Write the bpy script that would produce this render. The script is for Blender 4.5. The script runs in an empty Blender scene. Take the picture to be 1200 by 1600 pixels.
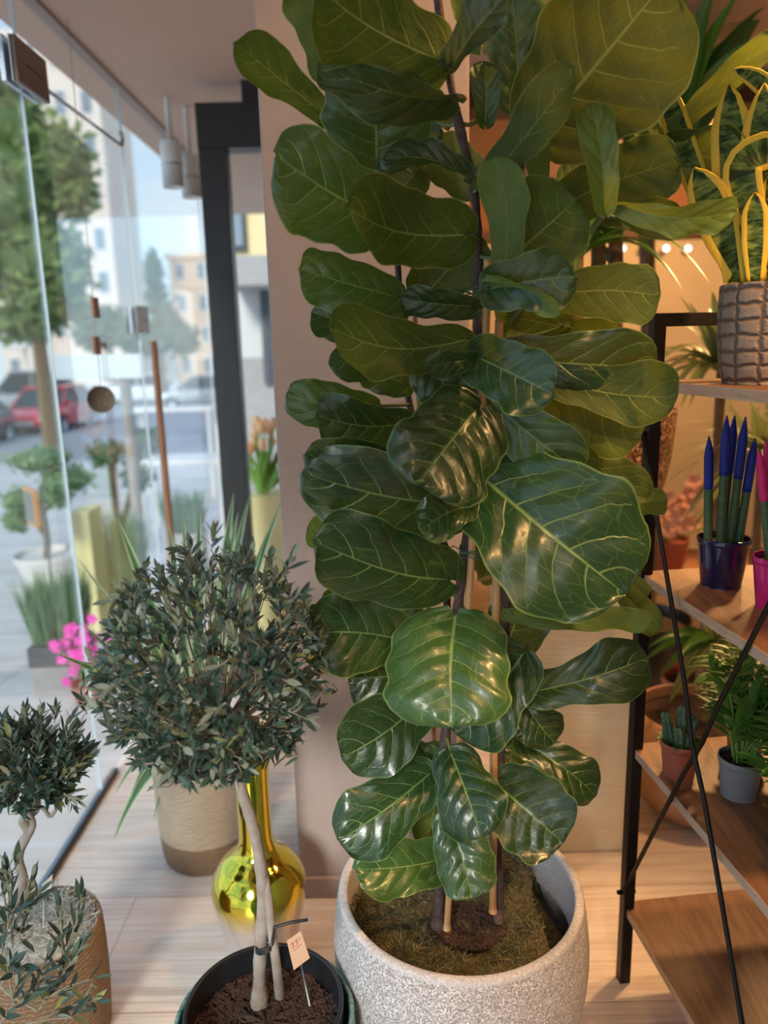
import bpy, bmesh, math, random
from mathutils import Vector, Matrix
import numpy as np

sc = bpy.context.scene
COL = sc.collection
# ------------------------------------------------------------------ camera
F_PX = 1180.0; PITCH = math.radians(12.35); ROLL = math.radians(1.35); CH = 1.45
FW = Vector((0, math.cos(PITCH), -math.sin(PITCH)))
UP0 = Vector((0, math.sin(PITCH), math.cos(PITCH))); RT0 = Vector((1, 0, 0))
RT = RT0*math.cos(ROLL) - UP0*math.sin(ROLL)
UPV = UP0*math.cos(ROLL) + RT0*math.sin(ROLL)
CAM = Vector((0, 0, CH))
cd = bpy.data.cameras.new('camera'); cam = bpy.data.objects.new('camera', cd); COL.objects.link(cam)
M = Matrix.Identity(4)
for i in range(3):
    M[i][0] = RT[i]; M[i][1] = UPV[i]; M[i][2] = -FW[i]; M[i][3] = CAM[i]
cam.matrix_world = M
cd.sensor_fit = 'VERTICAL'; cd.sensor_height = 34.6; cd.lens = 34.6*F_PX/1600.0
cd.clip_start = 0.05; cd.clip_end = 400
cd.dof.use_dof = True; cd.dof.focus_distance = 1.32; cd.dof.aperture_fstop = 2.0
sc.camera = cam
# ------------------------------------------------------------------ colour management
sc.view_settings.view_transform = 'Standard'; sc.view_settings.look = 'None'
sc.view_settings.gamma = 1; sc.view_settings.use_curve_mapping = False
sc.view_settings.exposure = 0.15
# ------------------------------------------------------------------ world: sky with broken cloud
w = bpy.data.worlds.new('world'); sc.world = w; w.use_nodes = True
nt = w.node_tree; nt.nodes.clear()
def wn(t, **k):
    n = nt.nodes.new(t)
    for a, b in k.items(): setattr(n, a, b)
    return n
tc = wn('ShaderNodeTexCoord'); sep = wn('ShaderNodeSeparateXYZ'); nt.links.new(tc.outputs['Generated'], sep.inputs[0])
rp = wn('ShaderNodeValToRGB'); nt.links.new(sep.outputs['Z'], rp.inputs[0])
rp.color_ramp.elements[0].position = 0.0; rp.color_ramp.elements[0].color = (.40, .53, .62, 1)
rp.color_ramp.elements[1].position = .5; rp.color_ramp.elements[1].color = (.22, .38, .62, 1)
mp = wn('ShaderNodeMapping'); mp.inputs['Scale'].default_value = (1, 1, 2.2); mp.inputs['Location'].default_value = (.3, .1, .12)
nt.links.new(tc.outputs['Generated'], mp.inputs[0])
nz = wn('ShaderNodeTexNoise'); nz.inputs['Scale'].default_value = 2.6; nz.inputs['Detail'].default_value = 5
nt.links.new(mp.outputs[0], nz.inputs[0])
cr = wn('ShaderNodeValToRGB'); cr.color_ramp.elements[0].position = .47; cr.color_ramp.elements[1].position = .68
nt.links.new(nz.outputs['Fac'], cr.inputs[0])
mx = wn('ShaderNodeMixRGB'); mx.inputs[2].default_value = (.62, .63, .65, 1)
nt.links.new(cr.outputs[0], mx.inputs[0]); nt.links.new(rp.outputs[0], mx.inputs[1])
bg = wn('ShaderNodeBackground'); bg.inputs['Strength'].default_value = 1.9
nt.links.new(mx.outputs[0], bg.inputs[0]); ow = wn('ShaderNodeOutputWorld'); nt.links.new(bg.outputs[0], ow.inputs[0])
# ------------------------------------------------------------------ lights
def light(name, kind, loc, energy, color, target=None, **k):
    d = bpy.data.lights.new(name, kind); d.energy = energy; d.color = color
    for a, b in k.items(): setattr(d, a, b)
    o = bpy.data.objects.new(name, d); COL.objects.link(o); o.location = loc
    if target is not None:
        o.rotation_euler = (Vector(target) - Vector(loc)).to_track_quat('-Z', 'Y').to_euler()
    return o
light('sun', 'SUN', (-8, -6, 9), 3.2, (1, .97, .92), (-4, 12, 0), angle=math.radians(12))
# added soft fill light under the ceiling behind the camera, no fixture modelled
light('added_fill_light', 'AREA', (.4, -.7, 2.42), 6, (1, .9, .8), (.4, -.7, 0), shape='RECTANGLE', size=1.2, size_y=.8)
# warm track spots over the shelves on the right
WARM = (1.0, .54, .21)
SPOTS = [((1.55, 2.35, 2.3), (.62, 1.35, .9), 135, 50), ((1.0, .35, 2.3), (.75, 1.6, .35), 110, 60),
         ((1.75, 3.3, 2.3), (1.0, 2.4, 0), 200, 75), ((.95, 1.2, 2.35), (.15, 1.75, 1.7), 60, 70),
         ((1.7, 3.6, 2.3), (1.5, 5.2, 1.7), 120, 110),
         ((.35, .25, 2.3), (.62, 1.75, .25), 30, 42), ((1.35, 1.75, 2.3), (.8, 1.9, 0), 70, 70)]  # first on this line is added to brighten the cream column
for i, (l, t, e, a) in enumerate(SPOTS):
    light('track_spot_light', 'SPOT', l, e, WARM, t, spot_size=math.radians(a), spot_blend=.5, shadow_soft_size=.06)

# ------------------------------------------------------------------ projection helpers (pixels of the 1200x1600 frame)
def ray(x, y): return FW*F_PX + RT*(x-600) - UPV*(y-800)
def aty(x, y, Y): r = ray(x, y); return CAM + r*(Y/r.y)
def atz(x, y, z): r = ray(x, y); return CAM + r*((z-CH)/r.z)
def atx(x, y, X): r = ray(x, y); return CAM + r*(X/r.x)
def depth(p): return (p-CAM).dot(FW)
def pxm(p, n): return n*depth(p)/F_PX          # n pixels at p in metres
PI = math.pi
# ------------------------------------------------------------------ materials
class NT:
    def __init__(s, name):
        s.m = bpy.data.materials.new(name); s.m.use_nodes = True; s.t = s.m.node_tree; s.t.nodes.clear()
        s.out = s.t.nodes.new('ShaderNodeOutputMaterial')
    def n(s, t, ins=None, **k):
        n = s.t.nodes.new(t)
        for a, b in k.items(): setattr(n, a, b)
        for a, b in (ins or {}).items():
            if hasattr(b, 'is_output') or isinstance(b, bpy.types.NodeSocket): s.t.links.new(b, n.inputs[a])
            else: n.inputs[a].default_value = b
        return n
    def math(s, op, a, b=None, c=None, clamp=False):
        d = {0: a}
        if b is not None: d[1] = b
        if c is not None: d[2] = c
        n = s.n('ShaderNodeMath', d, operation=op); n.use_clamp = clamp
        return n.outputs[0]
    def mix(s, f, a, b):
        return s.n('ShaderNodeMixRGB', {0: f, 1: a, 2: b}).outputs[0]
    def ramp(s, f, stops):
        n = s.n('ShaderNodeValToRGB', {0: f}); e = n.color_ramp.elements
        while len(e) < len(stops): e.new(.5)
        for i, (p, c) in enumerate(stops):
            e[i].position = p; e[i].color = c if len(c) == 4 else (*c, 1)
        return n.outputs[0]
    def bump(s, h, d=.002, st=1.0):
        return s.n('ShaderNodeBump', {'Height': h, 'Distance': d, 'Strength': st}).outputs[0]
    def coord(s, k='Object', scale=(1, 1, 1), loc=(0, 0, 0)):
        t = s.n('ShaderNodeTexCoord'); m = s.n('ShaderNodeMapping', {0: t.outputs[k], 'Scale': scale, 'Location': loc})
        return m.outputs[0]
    def noise(s, v, sc_, det=3, rough=.5, dist=0):
        return s.n('ShaderNodeTexNoise', {'Vector': v, 'Scale': sc_, 'Detail': det, 'Roughness': rough, 'Distortion': dist}).outputs['Fac']
    def pbsdf(s, **k):
        ins = {}
        mp_ = dict(base='Base Color', rough='Roughness', metal='Metallic', normal='Normal', coat='Coat Weight', spec='Specular IOR Level', trans='Transmission Weight', coatr='Coat Roughness', alpha='Alpha', sheen='Sheen Weight', ior='IOR')
        for a, b in k.items(): ins[mp_[a]] = b
        return s.n('ShaderNodeBsdfPrincipled', ins).outputs[0]
    def fin(s, sh): s.t.links.new(sh, s.out.inputs['Surface']); return s.m
def c4(c): return (c[0], c[1], c[2], 1)
def simple(name, c, rough=.5, metal=0, noise=None, nscale=30, bump=0, **k):
    t = NT(name); base = c4(c)
    v = t.coord()
    kw = dict(k)
    if noise is not None:
        nzz = t.noise(v, nscale, 4); base = t.mix(t.ramp(nzz, [(.3, (0, 0, 0)), (.7, (1, 1, 1))]), c4(c), c4(noise))
        if bump: kw['normal'] = t.bump(nzz, bump)
    return t.fin(t.pbsdf(base=base, rough=rough, metal=metal, **kw))

def mat_fig(name, top, under, veinc, veinu, tl=.22, rough=.27):
    t = NT(name)
    uv = t.n('ShaderNodeUVMap').outputs[0]
    sp = t.n('ShaderNodeSeparateXYZ', {0: uv})
    u = sp.outputs[0]; v = t.math('SUBTRACT', t.math('MULTIPLY', sp.outputs[1], 2), 1)
    av = t.math('ABSOLUTE', v)
    sgn = t.math('MULTIPLY', t.math('GREATER_THAN', v, 0), .37)
    oi = t.n('ShaderNodeObjectInfo').outputs['Random']
    wob = t.n('ShaderNodeVectorMath', {0: uv, 1: (0, 0, 0)}, operation='ADD').outputs[0]
    wv = t.n('ShaderNodeCombineXYZ', {0: u, 1: v, 2: t.math('MULTIPLY', oi, 31)}).outputs[0]
    wn_ = t.math('MULTIPLY', t.math('SUBTRACT', t.noise(wv, 3.2, 2), .5), .75)
    ph = t.math('ADD', t.math('MULTIPLY', t.math('SUBTRACT', u, t.math('MULTIPLY', t.math('POWER', av, 1.3), .32)), 5.4), sgn)
    ph = t.math('ADD', ph, t.math('MULTIPLY', wn_, av))
    fr = t.math('ABSOLUTE', t.math('SUBTRACT', t.math('FRACT', ph), .5))      # 0 on the vein
    wd = t.math('MULTIPLY', t.math('SUBTRACT', 1.2, av), .036)
    side = t.math('SUBTRACT', 1, t.math('DIVIDE', fr, wd), clamp=True)
    side = t.math('MULTIPLY', side, t.math('LESS_THAN', av, .9))
    mid = t.math('SUBTRACT', 1, t.math('DIVIDE', av, t.math('MULTIPLY', t.math('SUBTRACT', 1.25, u), .045)), clamp=True)
    vor = t.n('ShaderNodeTexVoronoi', {'Vector': t.n('ShaderNodeCombineXYZ', {0: ph, 1: t.math('MULTIPLY', v, 4.2), 2: t.math('MULTIPLY', oi, 9)}).outputs[0], 'Scale': 1.25}, feature='DISTANCE_TO_EDGE').outputs['Distance']
    fine = t.math('MULTIPLY', t.math('SUBTRACT', 1, t.math('DIVIDE', vor, .03), clamp=True), .24)
    vn = t.math('MAXIMUM', t.math('MAXIMUM', side, mid), fine)
    edge = t.math('MULTIPLY', t.math('GREATER_THAN', av, .972), .55)
    vn = t.math('MAXIMUM', vn, edge)
    nn = t.noise(wv, 5, 3)
    hv = t.math('ADD', .72, t.math('MULTIPLY', oi, .5))
    def shade(a, b, vc):
        base = t.mix(nn, c4([x*.75 for x in a]), c4([x*1.25 for x in b]))
        base = t.n('ShaderNodeHueSaturation', {'Hue': .5, 'Saturation': 1, 'Value': hv, 'Fac': 1, 'Color': base}).outputs[0]
        return t.mix(t.math('MULTIPLY', vn, .68), base, c4(vc))
    tcx = shade(top, [top[0]*1.3, top[1]*1.15, top[2]], veinc)
    ucx = shade(under, under, veinu)
    quilt = t.math('SUBTRACT', t.math('MULTIPLY', t.math('POWER', t.math('MULTIPLY', fr, 2), .6), .4), t.math('MULTIPLY', vn, .25))
    quilt = t.math('ADD', quilt, t.math('MULTIPLY', nn, .3))
    bmp = t.bump(quilt, .005, .45)
    bmpu = t.bump(t.math('MULTIPLY', quilt, -1), .005, .6)
    a = t.pbsdf(base=tcx, rough=rough, normal=bmp, spec=.5, coat=.22, coatr=.16)
    b = t.pbsdf(base=ucx, rough=.55, normal=bmpu, spec=.3)
    geo = t.n('ShaderNodeNewGeometry').outputs['Backfacing']
    m1 = t.n('ShaderNodeMixShader', {0: geo, 1: a, 2: b}).outputs[0]
    tr = t.n('ShaderNodeBsdfTranslucent', {'Color': t.mix(vn, (.30, .36, .02, 1), (.42, .48, .08, 1))}).outputs[0]
    return t.fin(t.n('ShaderNodeMixShader', {0: tl, 1: m1, 2: tr}).outputs[0])
M_FIG = mat_fig('fig_leaf_dark', (.010, .040, .013), (.05, .085, .016), (.26, .42, .12), (.34, .46, .16), .11, .31)
M_FIGM = mat_fig('fig_leaf_mid', (.030, .088, .023), (.055, .092, .014), (.34, .48, .16), (.38, .44, .12), .15, .33)
M_FIGY = mat_fig('fig_leaf_young_lit', (.13, .23, .04), (.13, .21, .055), (.42, .55, .2), (.42, .52, .2), .3, .42)  # pale young tone; on some leaves it paints in the lamplight

def mat_thin(name, top, under, top2=None, rough=.4, tl=.15, stripe=None, scl=200):
    """small leaves and straps; optional stripe = edge/centre colour across UV v"""
    t = NT(name); v = t.coord()
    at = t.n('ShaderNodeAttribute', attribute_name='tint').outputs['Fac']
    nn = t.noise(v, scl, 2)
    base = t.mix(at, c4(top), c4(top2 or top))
    if stripe:
        uv = t.n('ShaderNodeUVMap').outputs[0]; sp = t.n('ShaderNodeSeparateXYZ', {0: uv})
        av = t.math('ABSOLUTE', t.math('SUBTRACT', t.math('MULTIPLY', sp.outputs[1], 2), 1))
        kind, colr, thr = stripe
        if kind == 'edge':
            f = t.math('GREATER_THAN', av, thr)
        elif kind == 'centre':
            f = t.math('LESS_THAN', av, thr)
        else:
            st = t.math('FRACT', t.math('MULTIPLY', av, 2.3)); f = t.math('GREATER_THAN', st, thr)
        if kind == 'edge_band':
            pass
        base = t.mix(f, base, c4(colr))
    a = t.pbsdf(base=base, rough=rough)
    if under:
        b = t.pbsdf(base=t.mix(at, c4(under), c4([x*1.25 for x in under])), rough=.6)
        geo = t.n('ShaderNodeNewGeometry').outputs['Backfacing']
        a = t.n('ShaderNodeMixShader', {0: geo, 1: a, 2: b}).outputs[0]
    tr = t.n('ShaderNodeBsdfTranslucent', {'Color': c4([min(1, x*2.2+.02) for x in (top2 or top)])}).outputs[0]
    return t.fin(t.n('ShaderNodeMixShader', {0: tl, 1: a, 2: tr}).outputs[0])
M_OLIVE = mat_thin('olive_leaf', (.024, .052, .038), (.20, .22, .15), (.085, .135, .09), .36, .06)
M_OLIVE2 = mat_thin('olive_leaf_tan', (.16, .15, .07), (.3, .26, .17), (.3, .34, .1), .45, .12)
M_DRAC = mat_thin('variegated_leaf', (.05, .13, .05), None, (.09, .2, .07), .4, .15, ('edge', (.55, .62, .42), .58))
M_DRACC = mat_thin('variegated_warm_leaf', (.06, .11, .03), None, (.12, .17, .05), .45, .15, ('multi', (.42, .40, .16), .66))
M_STRAP = mat_thin('dark_strap_leaf', (.025, .09, .018), None, (.10, .26, .03), .3, .2)
M_PALM = mat_thin('palm_leaf', (.05, .17, .03), None, (.12, .30, .05), .42, .25)
M_GRASS = mat_thin('grass_blade', (.07, .15, .07), None, (.14, .24, .1), .6, .15)
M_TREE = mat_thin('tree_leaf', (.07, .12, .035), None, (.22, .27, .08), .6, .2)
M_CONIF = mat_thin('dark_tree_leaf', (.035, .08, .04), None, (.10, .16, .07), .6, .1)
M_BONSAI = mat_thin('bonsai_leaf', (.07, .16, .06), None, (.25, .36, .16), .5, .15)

def mat_sans(name):
    t = NT(name); uv = t.n('ShaderNodeUVMap').outputs[0]; sp = t.n('ShaderNodeSeparateXYZ', {0: uv})
    av = t.math('ABSOLUTE', t.math('SUBTRACT', t.math('MULTIPLY', sp.outputs[1], 2), 1))
    vv = t.n('ShaderNodeCombineXYZ', {0: t.math('MULTIPLY', sp.outputs[0], 8), 1: t.math('MULTIPLY', sp.outputs[1], .5), 2: t.n('ShaderNodeObjectInfo').outputs['Random']}).outputs[0]
    nn = t.noise(vv, 2.6, 4, .65, .35)
    g = t.ramp(nn, [(.40, (.012, .030, .004)), (.48, (.05, .10, .012)), (.60, (.19, .24, .06))])
    col = t.mix(t.math('GREATER_THAN', av, .62), g, (.74, .50, .05, 1))
    return t.fin(t.pbsdf(base=col, rough=.5, spec=.25))
M_SANS = mat_sans('sansevieria_leaf')
def mat_cyl(name, tip):
    t = NT(name); uv = t.n('ShaderNodeUVMap').outputs[0]; sp = t.n('ShaderNodeSeparateXYZ', {0: uv})
    vv = t.n('ShaderNodeCombineXYZ', {0: 0.0, 1: t.math('MULTIPLY', sp.outputs[0], 26), 2: 0.0}).outputs[0]
    nn = t.noise(vv, 1, 2)
    g = t.mix(nn, (.025, .07, .03, 1), (.10, .18, .07, 1))
    return t.fin(t.pbsdf(base=g, rough=.45))
M_CYL = mat_cyl('spear_leaf', None)

def mat_floor():
    t = NT('travertine_floor'); v = t.coord('Object', (1, 1, 1))
    vs = t.coord('Object', (1.6, 42, 1))
    n1 = t.noise(vs, 1.2, 6, .62, .6)
    vs2 = t.coord('Object', (2.2, 120, 1), (3, 1, 0)); n2 = t.noise(vs2, 1.3, 4, .6, .4)
    c = t.ramp(n1, [(.22, (.56, .44, .36)), (.42, (.74, .63, .54)), (.58, (.82, .73, .65)), (.8, (.90, .84, .77))])
    c = t.mix(t.math('MULTIPLY', t.ramp(n2, [(.5, (0, 0, 0)), (.72, (1, 1, 1))]), .3), c, (.34, .22, .15, 1))
    br = t.n('ShaderNodeTexBrick', {'Vector': t.coord('Object', (1, 1, 1), (.15, .06, 0)), 'Scale': 1.0, 'Mortar Size': .0016, 'Brick Width': 1.1, 'Row Height': .37, 'Mortar Smooth': .3}).outputs['Fac']
    c = t.mix(t.math('MULTIPLY', br, .7), c, (.2, .14, .1, 1))
    return t.fin(t.pbsdf(base=c, rough=t.math('ADD', t.math('MULTIPLY', n1, .25), .14), normal=t.bump(n2, .0008)))
M_FLOOR = mat_floor()
def mat_wood(name, a, b, axis='x', rough=.45, sc_=1.0):
    t = NT(name)
    s = {'x': (1.5, 16, 16), 'y': (16, 1.5, 16), 'z': (16, 16, 1.5)}[axis]
    n1 = t.noise(t.coord('Object', tuple(q*sc_ for q in s)), 2.2, 5, .6, 1.2)
    n2 = t.noise(t.coord('Object', tuple(q*sc_*5 for q in s)), 2.2, 3, .6, .3)
    c = t.mix(t.ramp(n1, [(.35, (0, 0, 0)), (.65, (1, 1, 1))]), c4(a), c4(b))
    c = t.mix(t.math('MULTIPLY', t.math('GREATER_THAN', n2, .58), .25), c, c4([q*.5 for q in a]))
    return t.fin(t.pbsdf(base=c, rough=rough, normal=t.bump(n2, .0006)))
M_BOARD = mat_wood('oak_board', (.15, .07, .036), (.27, .145, .078), 'y')
M_BEDGE = mat_wood('board_edge', (.42, .29, .2), (.56, .42, .31), 'y')
M_STAKE = mat_wood('bamboo', (.42, .21, .08), (.62, .36, .16), 'z', .35)
M_POST = mat_wood('weathered_wood', (.30, .25, .21), (.42, .36, .31), 'z', .8)
M_RED = mat_wood('reddish_wood', (.32, .14, .07), (.42, .2, .11), 'z', .6)
M_WALL = simple('pillar_paint', (.39, .315, .285), .85, noise=(.36, .29, .265), nscale=120, bump=.0007)
M_CEIL = simple('ceiling_paint', (.62, .43, .34), .8, noise=(.58, .40, .32), nscale=3)
M_WALLR = simple('terracotta_wall_paint', (.24, .11, .065), .85, noise=(.30, .135, .075), nscale=4)
M_WALLC = simple('cream_wall_paint', (.58, .50, .38), .8, noise=(.53, .455, .34), nscale=3)
M_BROWN = simple('dark_brown_band_paint', (.10, .045, .025), .6, noise=(.08, .035, .02), nscale=5)
M_FRAME = simple('black_aluminium', (.018, .018, .02), .38, noise=(.024, .023, .025), nscale=8)
M_METAL = simple('black_steel', (.006, .005, .005), .42, noise=(.011, .009, .008), nscale=40, spec=.3)
M_STEEL = simple('brushed_steel', (.55, .53, .5), .25, 1, noise=(.45, .43, .42), nscale=20)
M_BRKT = simple('bronze_cover', (.22, .14, .10), .35, .3, noise=(.2, .13, .09), nscale=20)
M_CHROME = simple('grey_edge', (.6, .62, .66), .25, .6, noise=(.5, .52, .56), nscale=20)
M_WHITE = simple('white_enamel', (.75, .72, .68), .4, noise=(.68, .65, .62), nscale=9)
M_SOIL = simple('potting_soil', (.022, .011, .008), .95, noise=(.075, .040, .026), nscale=160, bump=.006)
M_MOSS = simple('moss_mat', (.035, .035, .012), .95, noise=(.11, .085, .038), nscale=90, bump=.008)
M_MOSSB = mat_thin('moss_blade', (.075, .08, .025), None, (.24, .20, .09), .8, .1)
M_SPAN = simple('spanish_moss', (.46, .46, .41), .8, noise=(.64, .64, .58), nscale=60)
M_BARK = simple('fig_bark', (.045, .026, .022), .8, noise=(.11, .07, .06), nscale=60, bump=.004)
M_GSTEM = simple('green_stem', (.10, .15, .045), .5, noise=(.13, .17, .06), nscale=60)
M_OBARK = simple('olive_bark', (.25, .20, .16), .85, noise=(.36, .31, .26), nscale=40, bump=.003)
M_TWIG = simple('olive_twig', (.28, .22, .15), .8, noise=(.36, .29, .2), nscale=60)
M_CANE = simple('cane_bark', (.13, .085, .045), .8, noise=(.2, .14, .08), nscale=30, bump=.003)
M_NURS = simple('black_plastic', (.012, .013, .015), .32, noise=(.016, .017, .019), nscale=30)
M_GREYP = simple('grey_plastic', (.24, .24, .25), .42, noise=(.27, .27, .275), nscale=20)
M_TERRA = simple('terracotta_plastic', (.33, .085, .05), .45, noise=(.36, .1, .06), nscale=20)
M_NAVY = simple('navy_glaze', (.006, .008, .05), .12, noise=(.008, .01, .065), nscale=10, coat=.5)
M_PINK = simple('magenta_glaze', (.62, .015, .2), .22, noise=(.58, .012, .18), nscale=10, coat=.4)
M_TIPB = simple('blue_dipped_tip', (.005, .02, .24), .6, noise=(.01, .03, .32), nscale=90)
M_TIPP = simple('pink_dipped_tip', (.62, .01, .14), .6, noise=(.72, .02, .2), nscale=90)
M_CARD = simple('cream_card', (.55, .33, .2), .6, noise=(.6, .37, .23), nscale=30)
M_CARDW = simple('pale_card', (.52, .44, .4), .6, noise=(.56, .48, .44), nscale=30)
M_INK = simple('red_ink', (.5, .06, .04), .6, noise=(.45, .05, .04), nscale=30)
M_DARK = simple('dark_ink', (.03, .03, .03), .6, noise=(.04, .04, .04), nscale=30)
M_TIE = simple('black_tie', (.01, .01, .01), .4, noise=(.015, .015, .015), nscale=30)
M_GTIE = simple('green_wire', (.02, .09, .05), .4, noise=(.03, .11, .06), nscale=30)
M_BOWL = simple('buff_clay', (.42, .24, .14), .7, noise=(.5, .33, .22), nscale=12, bump=.002)
def mat_speckpot():
    t = NT('pitted_white_stone'); v = t.coord()
    vo = t.n('ShaderNodeTexVoronoi', {'Vector': v, 'Scale': 190.0, 'Randomness': 1.0}, feature='SMOOTH_F1').outputs['Distance']
    n1 = t.noise(v, 300, 3, .7, 1.2)
    k = t.ramp(n1, [(.42, (0, 0, 0)), (.52, (1, 1, 1))])
    c = t.mix(k, (.36, .32, .31, 1), (.80, .77, .75, 1))
    return t.fin(t.pbsdf(base=c, rough=.7, normal=t.bump(k, .0022, .8)))
M_POT = mat_speckpot()
M_POTRIM = simple('stone_rim', (.66, .64, .63), .6, noise=(.40, .38, .37), nscale=220, bump=.0008)
def mat_teal():
    t = NT('teal_reactive_glaze'); v = t.coord()
    n = t.noise(v, 120, 5, .7)
    c = t.ramp(n, [(.35, (.03, .09, .08)), (.5, (.12, .26, .23)), (.68, (.34, .45, .38))])
    return t.fin(t.pbsdf(base=c, rough=.3, coat=.4, normal=t.bump(n, .001)))
M_TEAL = mat_teal()
def mat_croc():
    t = NT('crocodile_scale_ceramic'); uv = t.n('ShaderNodeUVMap').outputs[0]
    mpn = t.n('ShaderNodeMapping', {0: uv, 'Scale': (15, 9.5, 1)})
    nv = t.n('ShaderNodeTexNoise', {'Vector': mpn.outputs[0], 'Scale': 1.2, 'Detail': 2}).outputs['Color']
    vv = t.n('ShaderNodeMixRGB', {0: .3, 1: mpn.outputs[0], 2: nv}).outputs[0]
    br = t.n('ShaderNodeTexBrick', {'Vector': vv, 'Scale': 1.0, 'Mortar Size': .15, 'Brick Width': .92, 'Row Height': .62, 'Mortar Smooth': 1.0, 'Bias': 0}, offset=.0, squash=1.0).outputs['Fac']
    n2 = t.noise(t.coord(), 160, 4)
    c = t.mix(n2, (.13, .10, .085, 1), (.27, .23, .20, 1)); c = t.mix(t.math('MULTIPLY', t.math('POWER', br, 3), .85), c, (.045, .032, .025, 1))
    h = t.math('ADD', t.math('MULTIPLY', br, -1), t.math('MULTIPLY', n2, .25))
    return t.fin(t.pbsdf(base=c, rough=.6, normal=t.bump(h, .004, 1)))
M_CROC = mat_croc()
def mat_sparkle():
    t = NT('brown_mosaic_glitter'); v = t.coord()
    vo = t.n('ShaderNodeTexVoronoi', {'Vector': v, 'Scale': 160.0})
    n = t.n('ShaderNodeSeparateXYZ', {0: vo.outputs['Color']}).outputs[0]
    c = t.ramp(n, [(.0, (.03, .012, .006)), (.55, (.16, .07, .03)), (.85, (.34, .18, .09)), (1, (.7, .5, .34))])
    return t.fin(t.pbsdf(base=c, rough=.3, metal=.35, normal=t.bump(n, .002)))
M_SPARK = mat_sparkle()
def mat_rope(name, a, b, zs=40):
    t = NT(name); v = t.coord('Object', (1, 1, 1))
    wv = t.n('ShaderNodeTexWave', {'Vector': v, 'Scale': zs, 'Distortion': 5.0, 'Detail': 4, 'Detail Scale': 3.0}, bands_direction='Z').outputs['Fac']
    n = t.noise(t.coord('Object', (1, 1, 5)), 70, 4, .7)
    c = t.mix(t.math('MULTIPLY', t.math('ADD', wv, n), .5), c4(a), c4(b))
    return t.fin(t.pbsdf(base=c, rough=.85, normal=t.bump(t.math('ADD', wv, n), .004)))
M_JUTE = mat_rope('pale_jute', (.60, .44, .30), (.78, .63, .47))
M_JUTED = mat_rope('dark_jute', (.26, .15, .08), (.45, .30, .18))
M_SEAG = mat_rope('twisted_seagrass', (.19, .10, .05), (.50, .32, .18), 30)
def mat_ombre():
    t = NT('gold_to_clear_mirror_glass'); v = t.n('ShaderNodeTexCoord').outputs['Object']
    z = t.n('ShaderNodeSeparateXYZ', {0: v}).outputs[2]
    f = t.math('DIVIDE', t.math('SUBTRACT', z, .140), .065, clamp=True)
    c = t.mix(f, (.62, .56, .54, 1), (.72, .60, .04, 1))
    return t.fin(t.pbsdf(base=c, rough=t.math('ADD', .05, t.math('MULTIPLY', t.math('SUBTRACT', 1, f), .14)), metal=t.math('ADD', .62, t.math('MULTIPLY', f, .38)), coat=.6))
M_GOLD = mat_ombre()
def mat_glass():
    t = NT('window_glass')
    fr = t.n('ShaderNodeFresnel', {'IOR': 1.25}).outputs[0]
    a = t.n('ShaderNodeBsdfTransparent', {'Color': (.95, .975, .97, 1)}).outputs[0]
    b = t.n('ShaderNodeBsdfGlossy', {'Color': (1, 1, 1, 1), 'Roughness': .02}).outputs[0]
    return t.fin(t.n('ShaderNodeMixShader', {0: t.math('MULTIPLY', fr, .3), 1: a, 2: b}).outputs[0])
M_GLASS = mat_glass()
M_GEDGE = simple('glass_edge', (.55, .62, .68), .15, noise=(.6, .66, .7), nscale=20)
def mat_pedestal():
    t = NT('cream_wrinkled_column'); n = t.noise(t.coord('Object', (4, 4, 30)), 2.4, 4, .6, 1.2)
    c = t.mix(n, (.72, .63, .44, 1), (.84, .77, .58, 1))
    return t.fin(t.pbsdf(base=c, rough=.45, normal=t.bump(n, .006, .8)))
M_PED = mat_pedestal()
M_YEL = simple('pale_yellow_paint', (.78, .68, .30), .5, noise=(.82, .74, .42), nscale=6)
M_CARR = simple('red_car_paint', (.55, .012, .03), .2, noise=(.5, .01, .028), nscale=2, coat=.8)
M_CARG = simple('dark_grey_car_paint', (.10, .10, .12), .25, noise=(.09, .09, .11), nscale=2, coat=.7)
M_CARW = simple('white_car_paint', (.75, .76, .78), .25, noise=(.7, .71, .74), nscale=2, coat=.7)
M_CARS = simple('silver_car_paint', (.38, .40, .43), .25, .4, noise=(.35, .37, .4), nscale=2, coat=.7)
M_TYRE = simple('tyre_rubber', (.015, .015, .016), .8, noise=(.02, .02, .02), nscale=20)
M_CGLS = simple('dark_car_glass', (.02, .03, .035), .08, noise=(.03, .04, .045), nscale=4)
M_LAMP = simple('car_lamp_glass', (.7, .72, .75), .15, noise=(.6, .62, .65), nscale=14)
M_ROAD = simple('asphalt', (.26, .265, .29), .9, noise=(.30, .305, .33), nscale=6)
def mat_pave():
    t = NT('pale_paving'); v = t.coord('Object')
    n = t.noise(t.coord('Object', (.7, 2.5, 1)), 1.6, 5, .6, .8)
    c = t.ramp(n, [(.3, (.46, .43, .42)), (.5, (.60, .57, .55)), (.7, (.72, .69, .67))])
    br = t.n('ShaderNodeTexBrick', {'Vector': v, 'Scale': 1.0, 'Mortar Size': .008, 'Brick Width': .9, 'Row Height': .45}).outputs['Fac']
    return t.fin(t.pbsdf(base=t.mix(t.math('MULTIPLY', br, .5), c, (.3, .28, .27, 1)), rough=.6))
M_PAVE = mat_pave()
def mat_facade(name, a, b):
    t = NT(name); n = t.noise(t.coord('Object', (1, 1, 1)), .8, 4)
    return t.fin(t.pbsdf(base=t.mix(n, c4(a), c4(b)), rough=.85))
M_BLDP = mat_facade('pinkish_render', (.66, .55, .47), (.74, .64, .56))
M_BLDB = mat_facade('beige_render', (.60, .46, .34), (.68, .54, .42))
M_BLDG = mat_facade('grey_render', (.52, .51, .49), (.6, .59, .57))
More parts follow.
